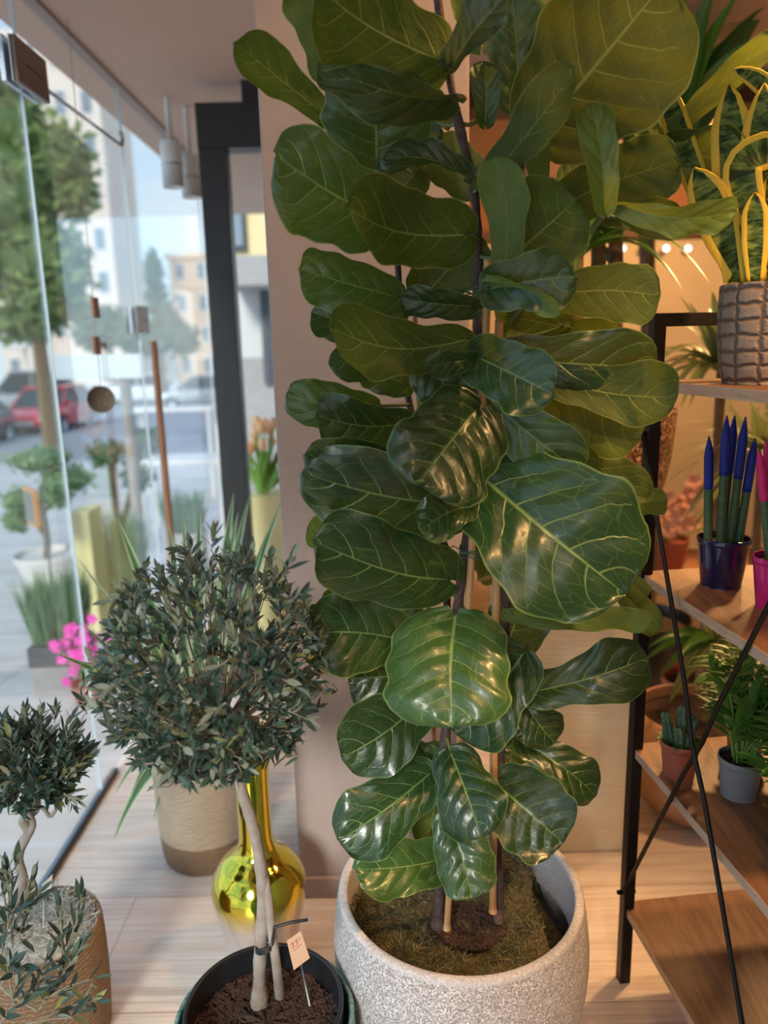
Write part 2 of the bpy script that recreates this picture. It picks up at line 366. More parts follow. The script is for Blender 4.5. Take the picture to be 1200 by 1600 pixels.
M_YWALL = mat_facade('warm_yellow_render', (.70, .54, .28), (.76, .6, .34))
M_PANE = simple('reflecting_pane', (.16, .2, .24), .1, noise=(.25, .29, .33), nscale=1)
M_TULIP = simple('peach_petal', (.85, .42, .20), .5, noise=(.9, .6, .35), nscale=60)
M_TULG = simple('tulip_green', (.16, .34, .05), .5, noise=(.24, .42, .08), nscale=40)
M_MAG = simple('magenta_petal', (.80, .03, .42), .5, noise=(.85, .1, .5), nscale=60)
M_SLATE = simple('slate_board', (.16, .19, .19), .6, noise=(.2, .23, .23), nscale=14)
M_CORK = simple('woven_disc', (.10, .07, .045), .9, noise=(.2, .15, .1), nscale=160, bump=.003)
M_SIGN = simple('pale_blue_board', (.38, .45, .49), .6, noise=(.6, .67, .7), nscale=3)
M_CANV = simple('white_canvas', (.78, .78, .78), .9, noise=(.72, .72, .74), nscale=4)
M_ORANGE = simple('orange_wood', (.6, .28, .1), .6, noise=(.66, .34, .14), nscale=14)
M_TROUGH = simple('dark_zinc', (.045, .05, .065), .5, noise=(.06, .065, .08), nscale=10)
M_STONE = simple('grey_stone', (.30, .28, .27), .8, noise=(.36, .34, .33), nscale=20)
M_CACT = simple('cactus_skin', (.03, .085, .045), .5, noise=(.09, .16, .10), nscale=60, bump=.003)
M_BLUSH = simple('blush_petal', (.75, .36, .28), .6, noise=(.8, .5, .4), nscale=30)
def mat_emit(name, c, s):
    t = NT(name); return t.fin(t.n('ShaderNodeEmission', {'Color': c4(c), 'Strength': s}).outputs[0])
M_LED = mat_emit('lit_strip', (1, .93, .8), 4)
M_BULB = mat_emit('lit_lens', (1, .8, .55), 12)

# ------------------------------------------------------------------ mesh helpers
class MB:
    def __init__(s): s.v = []; s.f = []; s.uv = []; s.mi = []; s.tint = []
    def quadgrid(s, P, UV=None, tint=0.0, mi=0, close_v=False, flip=False):
        """P[i][j] points"""
        n = len(P); m = len(P[0]); b = len(s.v)
        for i in range(n):
            for j in range(m): s.v.append(tuple(P[i][j])); s.tint.append(tint)
        for i in range(n-1):
            for j in range(m-1 if not close_v else m):
                j2 = (j+1) % m
                fc = (b+i*m+j, b+(i+1)*m+j, b+(i+1)*m+j2, b+i*m+j2)
                u0, u1 = i/(n-1), (i+1)/(n-1); v0 = j/(m-1 if not close_v else m); v1 = (j+1)/(m-1 if not close_v else m)
                q = ((u0, v0), (u1, v0), (u1, v1), (u0, v1)) if UV is not None else ((0, 0),)*4
                s.f.append(fc[::-1] if flip else fc); s.uv.append(q[::-1] if flip else q); s.mi.append(mi)
    def tube(s, pts, rad, seg=8, mi=0, tint=0.0, cap=True, ux=False):
        pts = [Vector(p) for p in pts]; n = len(pts)
        if not hasattr(rad, '__len__'): rad = [rad]*n
        t0 = (pts[1]-pts[0]).normalized(); ref = Vector((0, 0, 1)) if abs(t0.z) < .9 else Vector((1, 0, 0))
        a = t0.cross(ref).normalized(); P = []
        for i in range(n):
            t = (pts[min(i+1, n-1)]-pts[max(i-1, 0)]).normalized()
            a = (a - t*a.dot(t)).normalized(); b = t.cross(a)
            P.append([pts[i] + (a*math.cos(2*PI*k/seg) + b*math.sin(2*PI*k/seg))*rad[i] for k in range(seg)])
        base = len(s.v); s.quadgrid(P, True, tint, mi, close_v=True, flip=True)
        if cap:
            for fc in (tuple(base+k for k in range(seg)), tuple(base+(n-1)*seg+seg-1-k for k in range(seg))):
                s.f.append(fc); s.mi.append(mi); s.uv.append(((0, 0),)*seg)
    def lathe(s, prof, c=(0, 0, 0), seg=64, mi=0, sx=1.0, sy=1.0):
        P = [[(c[0]+r*math.cos(-2*PI*k/seg)*sx, c[1]+r*math.sin(-2*PI*k/seg)*sy, c[2]+z) for k in range(seg)] for r, z in prof]
        b = len(s.v); n = len(P)
        for row in P:
            for p in row: s.v.append(p); s.tint.append(0)
        L = [0]
        for i in range(1, n): L.append(L[-1]+math.hypot(prof[i][0]-prof[i-1][0], prof[i][1]-prof[i-1][1]))
        for i in range(n-1):
            for k in range(seg):
                k2 = (k+1) % seg
                s.f.append((b+i*seg+k, b+(i+1)*seg+k, b+(i+1)*seg+k2, b+i*seg+k2)); s.mi.append(mi)
                u0, u1 = L[i]/L[-1], L[i+1]/L[-1]
                s.uv.append(((k/seg, u0), (k/seg, u1), ((k+1)/seg, u1), ((k+1)/seg, u0)))
    def box(s, lo, hi, mi=0, mat=None):
        b = len(s.v)
        for z in (lo[2], hi[2]):
            for x, y in ((lo[0], lo[1]), (hi[0], lo[1]), (hi[0], hi[1]), (lo[0], hi[1])):
                p = Vector((x, y, z)); p = mat @ p if mat is not None else p
                s.v.append(tuple(p)); s.tint.append(0)
        for q in ((0, 3, 2, 1), (4, 5, 6, 7), (0, 1, 5, 4), (1, 2, 6, 5), (2, 3, 7, 6), (3, 0, 4, 7)):
            s.f.append(tuple(b+i for i in q)); s.mi.append(mi); s.uv.append(((0, 0), (1, 0), (1, 1), (0, 1)))
    def prism(s, poly, y0, y1, mi=0, mat=None):
        """poly in (x,z), extruded along y"""
        n = len(poly); b = len(s.v)
        for y in (y0, y1):
            for x, z in poly:
                p = Vector((x, y, z)); p = mat @ p if mat is not None else p
                s.v.append(tuple(p)); s.tint.append(0)
        s.f.append(tuple(b+i for i in range(n))); s.mi.append(mi); s.uv.append(((0, 0),)*n)
        s.f.append(tuple(b+n+n-1-i for i in range(n))); s.mi.append(mi); s.uv.append(((0, 0),)*n)
        for i in range(n):
            j = (i+1) % n; s.f.append((b+j, b+i, b+n+i, b+n+j)); s.mi.append(mi); s.uv.append(((0, 0),)*4)
    def leaf(s, B, D, N, L, W, tint=0.0, mi=0, bend=.12, nseg=4, fold=.25):
        """lance leaf, two strips of quads"""
        D = D.normalized(); S = D.cross(N).normalized(); N = S.cross(D)
        P = []
        for i in range(nseg+1):
            u = i/nseg; wd = W*.5*max(.04, math.sin(PI*min(1, u**.85))**.8); 
            c = B + D*(L*u) + N*(-bend*L*u*u)
            P.append([c - S*wd + N*(fold*wd), c, c + S*wd + N*(fold*wd)])
        s.quadgrid(P, True, tint, mi, flip=True)
    def build(s, name, mats, parent=None, smooth=True, origin=None, bevel=0, solid=0):
        me = bpy.data.meshes.new(name)
        o_ = Vector(origin) if origin is not None else Vector((0, 0, 0))
        me.from_pydata([tuple(Vector(p)-o_) for p in s.v] if origin is not None else s.v, [], s.f)
        if not isinstance(mats, (list, tuple)): mats = [mats]
        for m in mats: me.materials.append(m)
        ul = me.uv_layers.new(name='UVMap'); flat = [c for f in s.uv for q in f for c in q]
        ul.data.foreach_set('uv', flat)
        me.polygons.foreach_set('material_index', s.mi)
        me.polygons.foreach_set('use_smooth', [smooth]*len(s.f))
        at = me.attributes.new('tint', 'FLOAT', 'POINT'); at.data.foreach_set('value', [float(x) for x in s.tint])
        me.update()
        o = bpy.data.objects.new(name, me); COL.objects.link(o)
        if parent is not None: o.parent = parent
        if origin is not None: o.location = o_ - (parent.location if parent is not None else Vector())
        elif parent is not None:
            pl = Vector(); q = parent
            while q is not None: pl += q.location; q = q.parent
            o.location = -pl
        if bevel:
            b = o.modifiers.new('bevel', 'BEVEL'); b.width = bevel; b.segments = 2; b.limit_method = 'ANGLE'
        if solid:
            b = o.modifiers.new('solid', 'SOLIDIFY'); b.thickness = solid
        return o
def thing(name, label, cat, loc=(0, 0, 0), group=None):
    o = bpy.data.objects.new(name, None); COL.objects.link(o); o.location = loc; o.empty_display_size = .05
    o['label'] = label; o['category'] = cat
    if group: o['group'] = group
    return o
def tag(o, label, cat, group=None, kind=None):
    o['label'] = label; o['category'] = cat
    if group: o['group'] = group
    if kind: o['kind'] = kind
    return o
def struct(o): o['kind'] = 'structure'; return o
def stuff(o): o['kind'] = 'stuff'; return o
def bez(a, b, c, n):
    return [a*(1-t)**2 + b*2*t*(1-t) + c*t*t for t in [i/n for i in range(n+1)]]
def strap(mb, B, T, W, arch, nseg=14, tint=0.0, N=None, fold=.25, drop=0.0, mi=0, prof=None, twist=0.0):
    B = Vector(B); T = Vector(T)
    mid = (B+T)/2 + Vector((0, 0, 1))*arch; mid = mid + (T-B)*(-.1 if drop else 0)
    C = bez(B, mid, T, nseg); P = []
    vw = N if N is not None else (CAM-(B+T)/2).normalized()
    for i in range(nseg+1):
        t = (C[min(i+1, nseg)]-C[max(0, i-1)]).normalized()
        up = Vector((0, 0, 1))
        S = t.cross(up); S = S.normalized() if S.length > .05 else t.cross(vw).normalized()
        n0 = S.cross(t)
        if N is not None:
            S = t.cross(N).normalized(); n0 = S.cross(t)
        if twist:
            a = twist*(i/nseg); S, n0 = S*math.cos(a)+n0*math.sin(a), n0*math.cos(a)-S*math.sin(a)
        u = i/nseg; wd = W*.5*(prof(u) if prof else max(.03, min(1, .45+u*2.2)*min(1, ((1-u)*1.7)**.8)))
        P.append([C[i]-S*wd+n0*wd*fold, C[i]-S*wd*.5+n0*wd*fold*.4, C[i], C[i]+S*wd*.5+n0*wd*fold*.4, C[i]+S*wd+n0*wd*fold])
    mb.quadgrid(P, True, tint, mi)
def mesh_obj(name, fn, mats, parent=None, **k):
    mb = MB(); fn(mb); return mb.build(name, mats, parent, **k)
def boxo(name, lo, hi, mat, parent=None, bevel=0, **k):
    mb = MB(); mb.box(lo, hi); return mb.build(name, mat, parent, smooth=False, bevel=bevel, **k)

# ================================================================== SETTING
GX = -.97; CZ = 2.44
struct(boxo('floor', (GX-.03, -1.6, -.12), (3.2, 6.0, 0), M_FLOOR))
struct(boxo('ceiling', (-1.12, -1.6, CZ), (3.2, 6.0, CZ+.15), M_CEIL))
# glass front: three panes with thin visible edges
def pane(name, y0, y1, z1=CZ-.002):
    o = struct(boxo(name, (GX-.004, y0, .022), (GX+.004, y1, z1), M_GLASS))
    e = boxo('pane_edge', (GX-.0042, y1+.0005, .022), (GX+.0042, y1+.003, z1), M_GEDGE, o)
    return o
pane('window_1', -1.4, 2.28); pane('window_2', 2.29, 3.13); pane('window_3', 3.14, 4.4)
mb = MB(); mb.box((GX-.01, -1.4, 0), (GX+.01, 2.42, .02)); struct(mb.build('trim_1', M_FRAME, smooth=False, bevel=.003))
mb = MB(); mb.box((GX-.018, -1.4, CZ-.012), (GX+.018, 4.4, CZ)); struct(mb.build('trim_2', M_WALL, smooth=False))
# door frame beyond the window
FY = 3.1; fx = -.675
d1 = struct(boxo('door_1', (fx, FY, 2.20), (.3, FY+.09, 2.36), M_FRAME))
boxo('door_stile', (fx, FY, 0.001), (fx+.105, FY+.09, 2.20), M_FRAME, d1, bevel=.004)
boxo('door_stile', (.2, FY, 0.001), (.3, FY+.09, 2.20), M_FRAME, d1, bevel=.004)
boxo('door_glass', (fx+.105, FY+.035, .06), (.2, FY+.045, 2.20), M_GLASS, d1)
boxo('door_rail', (fx+.105, FY, 0.001), (.2, FY+.09, .06), M_FRAME, d1)
struct(boxo('recess_shade', (-.5, FY+.02, 2.36), (.3, FY+.08, CZ), M_FRAME))  # black strip paints the shaded recess between door head and ceiling
# pillar with baseboard
PY = 1.78
struct(boxo('wall_pillar', (-.25, PY, 0), (.205, PY+.5, CZ), M_WALL, bevel=.004))
struct(boxo('baseboard_pillar', (-.262, PY-.012, 0), (.217, PY, .062), M_WALL, bevel=.003))
# back and right walls of the shop
struct(boxo('wall_back', (.2, 5.2, 0), (3.2, 5.35, 2.10), M_WALLC))
struct(boxo('wall_back_top', (.2, 5.15, 2.16), (3.2, 5.35, CZ), M_WALLR))
struct(boxo('trim_4', (.2, 5.12, 2.10), (3.2, 5.35, 2.16), M_BROWN))
struct(boxo('trim_5', (.25, 3.15, 2.33), (3.0, 3.3, CZ), M_BROWN))
struct(boxo('wall_right', (3.0, -1.6, 0), (3.2, 5.15, CZ), M_WALLC))
struct(boxo('wall_front', (-.5, -1.75, 0), (3.2, -1.6, CZ), M_WALLC))  # unseen wall, added behind the camera to cut frontal sky light
struct(boxo('wall_partition', (.205, FY+.3, 0), (.25, 5.2, CZ), M_WALLC))

# ---------------- outside ground
def ground(name, pts, mat):
    mb = MB(); mb.quadgrid([[Vector(p) for p in row] for row in pts], True); o = mb.build(name, mat, smooth=False)
    so = o.modifiers.new('s', 'SOLIDIFY'); so.thickness = .1; so.offset = 1
    return struct(o)
ground('pavement', [[(6, 6.1, -.22), (6, 22, -.92)], [(-1.0, 6.1, -.22), (-1.0, 22, -.92)]], M_PAVE)
ground('pavement_front', [[(-1.0, -4, -.004), (-1.0, 2.6, -.004), (-1.0, 6, -.2), (-1.02, 14, -.62), (-1.02, 16.5, -.78)],
                    [(-30, -4, -.004), (-30, 2.6, -.004), (-30, 6, -.2), (-30, 12, -.62), (-30, 13.5, -.78)]], M_PAVE)
ground('road', [[(8, 16.6, -.9), (8, 60, -1.05)], [(-60, 11.9, -.9), (-60, 60, -1.05)]], M_ROAD)

# ================================================================== FIDDLE LEAF FIG
PC = Vector((.13, 1.28, 0)); PR = .235; PH = .425
fig = thing('potted_fiddle_leaf_fig', 'tall fiddle leaf fig with big glossy leaves in a wide white pitted stone pot', 'plant', PC)
def prof_smooth(pts, n=6):
    out = []
    for i in range(len(pts)-1):
        p0 = pts[max(i-1, 0)]; p1 = pts[i]; p2 = pts[i+1]; p3 = pts[min(i+2, len(pts)-1)]
        for k in range(n):
            t = k/n
            out.append(tuple(.5*((2*p1[a]) + (-p0[a]+p2[a])*t + (2*p0[a]-5*p1[a]+4*p2[a]-p3[a])*t*t + (-p0[a]+3*p1[a]-3*p2[a]+p3[a])*t**3) for a in (0, 1)))
    out.append(pts[-1]); return out
mb = MB(); mb.lathe(prof_smooth([(.0, .0), (.13, .0), (.165, .012), (.205, .09), (.238, .2), (.248, .3), (.242, .38), (.236, .418)]), tuple(PC), 96)
mb.build('pot', M_POT, fig)
mb = MB(); mb.lathe(prof_smooth([(.236, .418), (.2335, .425), (.224, .427), (.2175, .422), (.2165, .40), (.214, .33)], 4), tuple(PC), 96); mb.build('pot_rim', M_POTRIM, fig)
rnd = random.Random(5)
def lump(x, y): return .010*math.sin(23*x+1)*math.cos(27*y) + .007*math.sin(61*x)*math.sin(53*y+2)
mb = MB(); P = []
for i in range(30):
    r = .2135*i/29; P.append([])
    for k in range(72):
        a = 2*PI*k/72; x = PC.x+r*math.cos(a); y = PC.y+r*math.sin(a)
        hollow = math.exp(-((x-.145)**2+(y-1.262)**2)/.0068)
        P[-1].append(Vector((x, y, .368 + lump(x, y) - .05*hollow - .03*max(0, (r-.19)/.02) - (.055 if (x-PC.x) > .155 and y < 1.4 else 0))))
mb.quadgrid(P, True, close_v=True); mb.build('moss', M_MOSS, fig)
mb = MB()
for i in range(10000):
    a = rnd.uniform(0, 2*PI); r = .207*math.sqrt(rnd.random()); x = PC.x+r*math.cos(a); y = PC.y+r*math.sin(a)
    h = math.exp(-((x-.145)**2+(y-1.262)**2)/.0068)
    if rnd.random() < h*1.1 or ((x-PC.x) > .15 and y < 1.4): continue
    z = .366+lump(x, y)-.05*h
    D = Vector((rnd.gauss(0, 1), rnd.gauss(0, 1), rnd.uniform(.1, 1.0))); N = Vector((rnd.gauss(0, 1), rnd.gauss(0, 1), 1))
    mb.leaf(Vector((x, y, z)), D, N, rnd.uniform(.008, .022), .0022, rnd.random()**1.6, nseg=2)
stuff(mb.build('moss_fibre', M_MOSSB, fig))
mb = MB(); mb.lathe([(0, .30), (.09, .318), (.14, .315)], tuple(PC+Vector((.015, -.018, 0))), 40)
for i in range(500):
    a = rnd.uniform(0, 2*PI); r = .075*math.sqrt(rnd.random()); c = Vector((.145+r*math.cos(a), 1.262+r*.8*math.sin(a), .322+.35*r)); q = rnd.uniform(.002, .006)
    mb.box(-Vector((q, q, q*.5)), Vector((q, q, q*.5)), mat=Matrix.Translation(c) @ Matrix.Rotation(rnd.random()*3, 4, Vector((rnd.random(), rnd.random(), 1)).normalized()))
mb.build('soil', M_SOIL, fig, smooth=False)
Y0 = 1.262
def stemline(pts): return [aty(x, y, Y0+d) for x, y, d in pts]
def spl(pts, n=6):
    out = []
    for i in range(len(pts)-1):
        p0 = pts[max(i-1, 0)]; p1 = pts[i]; p2 = pts[i+1]; p3 = pts[min(i+2, len(pts)-1)]
        for k in range(n):
            t = k/n; out.append(.5*((2*p1) + (p2-p0)*t + (2*p0-5*p1+4*p2-p3)*t*t + (3*p1-p0-3*p2+p3)*t**3))
    out.append(pts[-1]); return out
STEMS = [
 stemline([(683, 1448, -.02), (690, 1330, -.02), (694, 1180, -.01), (705, 1060, 0), (718, 930, .01), (735, 800, .01), (744, 680, .01), (746, 540, .02), (746, 400, .02), (741, 300, .02), (716, 190, .02), (697, 90, .03), (680, -30, .03)]),
 stemline([(778, 1440, .0), (778, 1250, .01), (786, 1100, .03), (792, 900, .04), (795, 700, .05), (792, 560, .05), (800, 440, .05), (812, 320, .07), (822, 225, .09), (835, 120, .1), (845, -10, .1)]),
 stemline([(697, 1420, .05), (695, 1200, .06), (700, 1000, .07), (690, 850, .07), (655, 700, .07), (628, 560, .06), (622, 420, .05), (600, 300, .05), (586, 235, .05)]),
 stemline([(795, 505, .04), (838, 455, .02), (880, 402, .0), (925, 358, -.02), (948, 325, -.02)]),
 stemline([(812, 330, .07), (880, 300, .1), (960, 270, .12), (1032, 228, .13)]),
]
for k, S in enumerate(STEMS):
    C = spl(S, 5); n = len(C); r0, r1 = ((.0105, .0062), (.0105, .006), (.009, .005), (.0065, .004), (.006, .004))[k]
    g = random.Random(k)
    mb = MB(); mb.tube(C, [(r0+(r1-r0)*i/n)*(1+.22*g.uniform(-1, 1)) for i in range(n)], 10)
    o = mb.build('stem', M_BARK if k < 3 else M_GSTEM, fig)
def near_stem(p):
    best = None
    for S in STEMS:
        for i in range(len(S)-1):
            for t in (0, .25, .5, .75, 1):
                q = S[i].lerp(S[i+1], t); d = (q-p).length + max(0, q.z-p.z)*.6
                if best is None or d < best[0]: best = (d, q)
    return best[1]
for pts, r in (([(698, 1452, -.035), (715, 1200, -.03), (733, 930, -.03), (757, 560, -.02), (762, 405, -.02)], .0062), ([(770, 1425, -.03), (772, 1170, -.02), (775, 900, -.01), (777, 650, 0), (780, 500, .0)], .0068),
               ([(688, 1400, .09), (672, 1000, .09), (655, 650, .09), (645, 440, .08)], .0055)):
    C = spl(stemline(pts), 12); mb = MB(); n = len(C)
    mb.tube(C, [r*(1.18 if i % 9 == 0 else 1) for i in range(n)], 12); mb.build('bamboo_stake', M_STAKE, fig)
for (x, y) in ((742, 857), (745, 455)):
    mb = MB()
    for q in range(3):
        c = aty(x, y+q*3, Y0-.01)
        mb.tube([c+Vector((.026*math.cos(a/20*2*PI), .034*math.sin(a/20*2*PI), .004*math.sin(a+q))) for a in range(21)], .0011, 5)
    mb.tube([aty(x-22, y+2, Y0-.04), aty(x-34, y-4, Y0-.06), aty(x-42, y+2, Y0-.07)], .001, 5)
    mb.build('wire_tie', M_GTIE, fig)

SH0 = [(0, .05), (.03, .38), (.1, .54), (.22, .60), (.34, .64), (.46, .76), (.6, .94), (.74, 1.03), (.85, 1.0), (.93, .83), (.97, .62), (.992, .36), (1, .05)]
SH1 = [(0, .12), (.03, .52), (.1, .76), (.22, .87), (.36, .93), (.5, 1.0), (.64, 1.04), (.76, 1.0), (.86, .90), (.93, .72), (.97, .52), (.992, .28), (1, .05)]
def shp(u, s):
    def ev(T):
        for i in range(len(T)-1):
            if u <= T[i+1][0]:
                t = (u-T[i][0])/(T[i+1][0]-T[i][0]); return T[i][1]*(1-t)+T[i+1][1]*t
        return T[-1][1]
    return ev(SH0)*(1-s)+ev(SH1)*s
MATS = {'d': M_FIG, 'm': M_FIGM, 'y': M_FIGY}
leafcount = 0
def figleaf(b, t, W, db, dt, side='T', roll=0, bend=.08, fold=.15, s=.4, m='d', wav=.05, tipc=0.0, curl=0.0, lat=0.0):
    """b, t pixel of blade base and tip; W width px; db, dt depth from the stems; roll deg; bend of the midrib; fold across it; curl of the far half"""
    global leafcount
    leafcount += 1; g = random.Random(leafcount*7)
    B = aty(b[0], b[1], Y0+db); T = aty(t[0], t[1], Y0+dt)
    A = T-B; L = A.length; a = A/L; Mid = (B+T)/2; Wm = pxm(Mid, W)*1.06
    c = CAM-Mid; c = (c-a*c.dot(a)).normalized()
    n = (Matrix.Rotation(math.radians(roll), 3, a) @ c)
    if side == 'U': n = -n
    sv = a.cross(n)
    NU, NV = 36, 16; P = []
    ph = g.uniform(0, 6); ph2 = g.uniform(0, 6); tws = g.uniform(-.45, .45); drp = g.uniform(0, .13); edg = g.uniform(-1, 1.6); lat = lat+g.uniform(-.05, .05); asy = g.uniform(-.09, .09)
    for i in range(NU+1):
        u = i/NU; row = []
        wu = Wm*.5*shp(u, s)*(1+.055*math.sin(9*u+ph)+.032*math.sin(23*u+ph2))
        for j in range(NV+1):
            v = -1+2*j/NV; av = abs(v)
            uu = u - .075*(av**1.5)*(1-u)**4
            phs = (u - .32*av**1.3)*5.4 + (.37 if v > 0 else 0)
            q = min(1, abs(2*((phs % 1)-.5)))**.6*.0033*(Wm/.12)*(min(1, av*4))*(1-av**4)
            z = bend*L*math.sin(PI*u) + tipc*L*u**3 + fold*av*wu + q + wav*L*(av**2.2)*(math.sin(9*u+ph+(1.7 if v > 0 else 0))*.6+.4*math.sin(19*u+ph2+3*v))*(.3+u) + tws*v*wu*u - drp*L*u*u*u - .18*wu*av**3*edg + curl*wu*(v*v if v > 0 else 0) + .012*(1-u)**3*av
            row.append(B + a*(L*uu) + sv*(wu*v*(1+asy*(1 if v > 0 else -1)) + lat*L*math.sin(PI*u)) + n*z)
        P.append(row)
    mb = MB(); mb.quadgrid(P, True, flip=True)
    q = near_stem(B); pet = q-B
    if pet.length > .004:
        e = B+a*.015
        mid = (q+B)/2 + Vector((0, 0, .0)) - a*.01
        mb.tube(bez(q, mid, e, 6), [.0042, .0036, .0032, .003, .003, .0028, .002], 7, mi=1)
    mb.build('leaf', [MATS[m], M_GSTEM], fig)
# ---- the leaves, top to bottom
FL = figleaf
FL((520, 190), (364, 66), 66, .02, -.10, 'U', 12, .04, -.25, .2, 'm', .04)
FL((530, 122), (492, -50), 112, .12, .08, 'U', 0, .04, .1, .6, 'm')
FL((702, 98), (488, -22), 150, 0, -.14, 'U', 8, .06, -.12, .6, 'm')
FL((640, 118), (512, 84), 92, .12, .08, 'U', 0, .05, .1, .6, 'm')
FL((704, 152), (508, 124), 92, -.01, -.16, 'T', -42, .10, .35, .5, 'd', .05)
FL((588, 262), (580, 112), 165, .05, -.02, 'T', 0, .03, .12, .8, 'm')
FL((598, 338), (438, 244), 140, -.01, -.12, 'T', 5, .05, .06, .9, 'm', .05)
FL((738, 366), (536, 328), 118, -.02, -.14, 'U', 14, .10, -.35, .8, 'm', .04)
FL((738, 285), (600, 242), 52, .0, -.02, 'T', 58, .10, .3, .4, 'd')
FL((745, 292), (672, 232), 78, .05, .12, 'U', 0, .05, .1, .7, 'm')
FL((655, 262), (606, 322), 70, .06, .1, 'U', 0, .05, .1, .7, 'm')
FL((620, 464), (466, 420), 90, -.01, -.08, 'T', 10, .07, .1, .55, 'm')
FL((658, 470), (756, 372), 100, .06, .02, 'U', 0, .04, -.15, .7, 'm')
FL((706, 104), (792, -8), 64, .0, -.08, 'T', -35, .10, .4, .4, 'd')
FL((757, 196), (756, 94), 44, .04, .02, 'T', 10, .05, .3, .5, 'm')
FL((752, 70), (742, -60), 80, .08, .12, 'U', 0, .04, .1, .5, 'y')
FL((808, 168), (802, -10), 96, .06, .02, 'T', 15, .05, .2, .5, 'm')
FL((838, 212), (1040, -30), 228, .04, -.06, 'U', 0, .05, -.08, .8, 'm', .05)
FL((752, 290), (906, 108), 78, -.02, -.12, 'U', -18, .07, -.35, .4, 'm', .05)
FL((944, 328), (926, 160), 56, -.03, -.06, 'T', 10, .06, .25, .4, 'y', .07)
FL((846, 298), (838, 205), 40, .02, .0, 'U', 0, .05, .15, .5, 'y')
FL((786, 438), (780, 246), 66, -.03, -.05, 'U', -15, .03, -.1, .6, 'y')
FL((800, 402), (900, 312), 132, -.01, -.04, 'U', 0, .05, -.1, .9, 'm', .05)
FL((868, 326), (1064, 252), 100, .08, .04, 'U', 0, .06, -.15, .5, 'm')
FL((948, 338), (1062, 352), 56, .0, .02, 'U', 0, .08, -.2, .4, 'm')
FL((968, 318), (1152, 334), 52, -.02, -.06, 'T', 34, .10, .2, .4, 'y', .06)
FL((1036, 232), (1166, 264), 88, .12, .06, 'U', 0, .12, -.2, .5, 'm')
FL((1034, 232), (1210, 48), 42, .12, .04, 'U', 20, .07, -.2, .35, 'y', .03)
FL((1032, 236), (984, 160), 46, .14, .16, 'T', 0, .05, .15, .5, 'y')
FL((870, 300), (930, 232), 60, .12, .16, 'U', 0, .05, .1, .5, 'd')
FL((690, 200), (640, 150), 70, .1, .14, 'U', 0, .05, .1, .6, 'd')
FL((764, 452), (894, 430), 84, -.04, -.12, 'T', -8, .06, .2, .8, 'd', .07)
FL((752, 440), (884, 478), 34, -.05, -.12, 'U', 50, .05, -.25, .3, 'y', .05)
FL((868, 460), (1032, 462), 88, .0, -.04, 'U', 6, .10, -.2, .5, 'm', .05)
FL((892, 512), (768, 486), 62, .06, .03, 'U', 0, .06, -.2, .6, 'm')
FL((880, 520), (965, 520), 50, .08, .1, 'U', 0, .06, -.2, .6, 'm')
FL((772, 562), (1030, 582), 100, .02, -.03, 'T', 14, .06, .15, .4, 'd')
FL((742, 556), (862, 616), 98, -.03, -.14, 'T', 6, .05, .18, .7, 'd', .06)
FL((860, 590), (1056, 622), 90, -.01, -.06, 'U', -6, .09, -.15, .35, 'm', .04)
FL((836, 590), (1000, 680), 110, .02, -.01, 'U', 6, .08, -.15, .4, 'm')
FL((800, 640), (920, 760), 96, .02, .0, 'U', 6, .05, -.15, .4, 'm')
FL((758, 616), (906, 738), 96, -.01, -.08, 'T', 10, .06, .12, .45, 'm', .05)
FL((752, 745), (978, 925), 216, -.02, -.17, 'T', -6, .07, .06, .9, 'd', .05, -.05)
FL((745, 735), (832, 874), 100, -.01, -.03, 'T', 0, .05, .12, .7, 'd')
FL((905, 700), (1006, 778), 74, .04, .06, 'U', 0, .06, .2, .4, 'm')
FL((985, 790), (1044, 782), 42, .04, .04, 'U', 0, .08, .2, .4, 'm')
FL((562, 520), (487, 488), 62, .03, .0, 'T', 0, .1, .3, .7, 'd')
FL((740, 528), (514, 514), 96, -.02, -.14, 'U', 30, .10, -.18, .6, 'm', .04)
FL((634, 486), (545, 470), 60, .02, .03, 'U', 0, .08, -.2, .6, 'm')
FL((745, 478), (628, 472), 56, -.01, -.05, 'T', -35, .08, .2, .5, 'd')
FL((628, 540), (522, 574), 50, .02, -.05, 'T', -30, .06, .2, .5, 'd')
FL((640, 600), (566, 572), 58, .02, -.02, 'T', 0, .05, .3, .6, 'm', .08)
FL((640, 536), (706, 618), 74, -.01, -.05, 'T', 0, .06, .25, .5, 'd')
FL((742, 560), (666, 572), 38, -.04, -.10, 'T', 0, .06, .2, .6, 'd')
FL((738, 560), (692, 616), 60, .03, .03, 'T', 0, .06, .2, .6, 'm')
FL((582, 636), (452, 620), 72, .01, -.06, 'T', -8, .10, .1, .6, 'm')
FL((632, 660), (495, 650), 84, .0, -.08, 'T', -18, .08, .12, .6, 'd')
FL((642, 702), (480, 712), 80, -.01, -.13, 'T', -26, .09, .2, .5, 'd', .06)
FL((560, 716), (492, 748), 40, -.07, -.12, 'U', 0, .04, -.2, .5, 'y')
FL((744, 640), (652, 758), 158, -.04, -.16, 'T', -10, .06, .08, 1.0, 'd', .04)
FL((742, 650), (694, 608), 48, -.02, -.04, 'T', 20, .05, .2, .6, 'm')
FL((724, 786), (482, 752), 130, -.01, -.15, 'T', -24, .06, .05, .8, 'd', .06)
FL((728, 792), (660, 826), 66, -.05, -.12, 'T', 10, .05, .15, .8, 'm', .08)
FL((540, 842), (480, 824), 50, .03, .03, 'U', 0, .08, .2, .6, 'y')
FL((700, 905), (498, 852), 126, -.01, -.17, 'T', -12, .07, .08, .7, 'd', .05)
FL((592, 922), (506, 962), 58, -.03, -.06, 'U', 0, .06, -.2, .5, 'm')
FL((704, 905), (630, 822), 92, .06, .08, 'T', 0, .05, .15, .7, 'd')
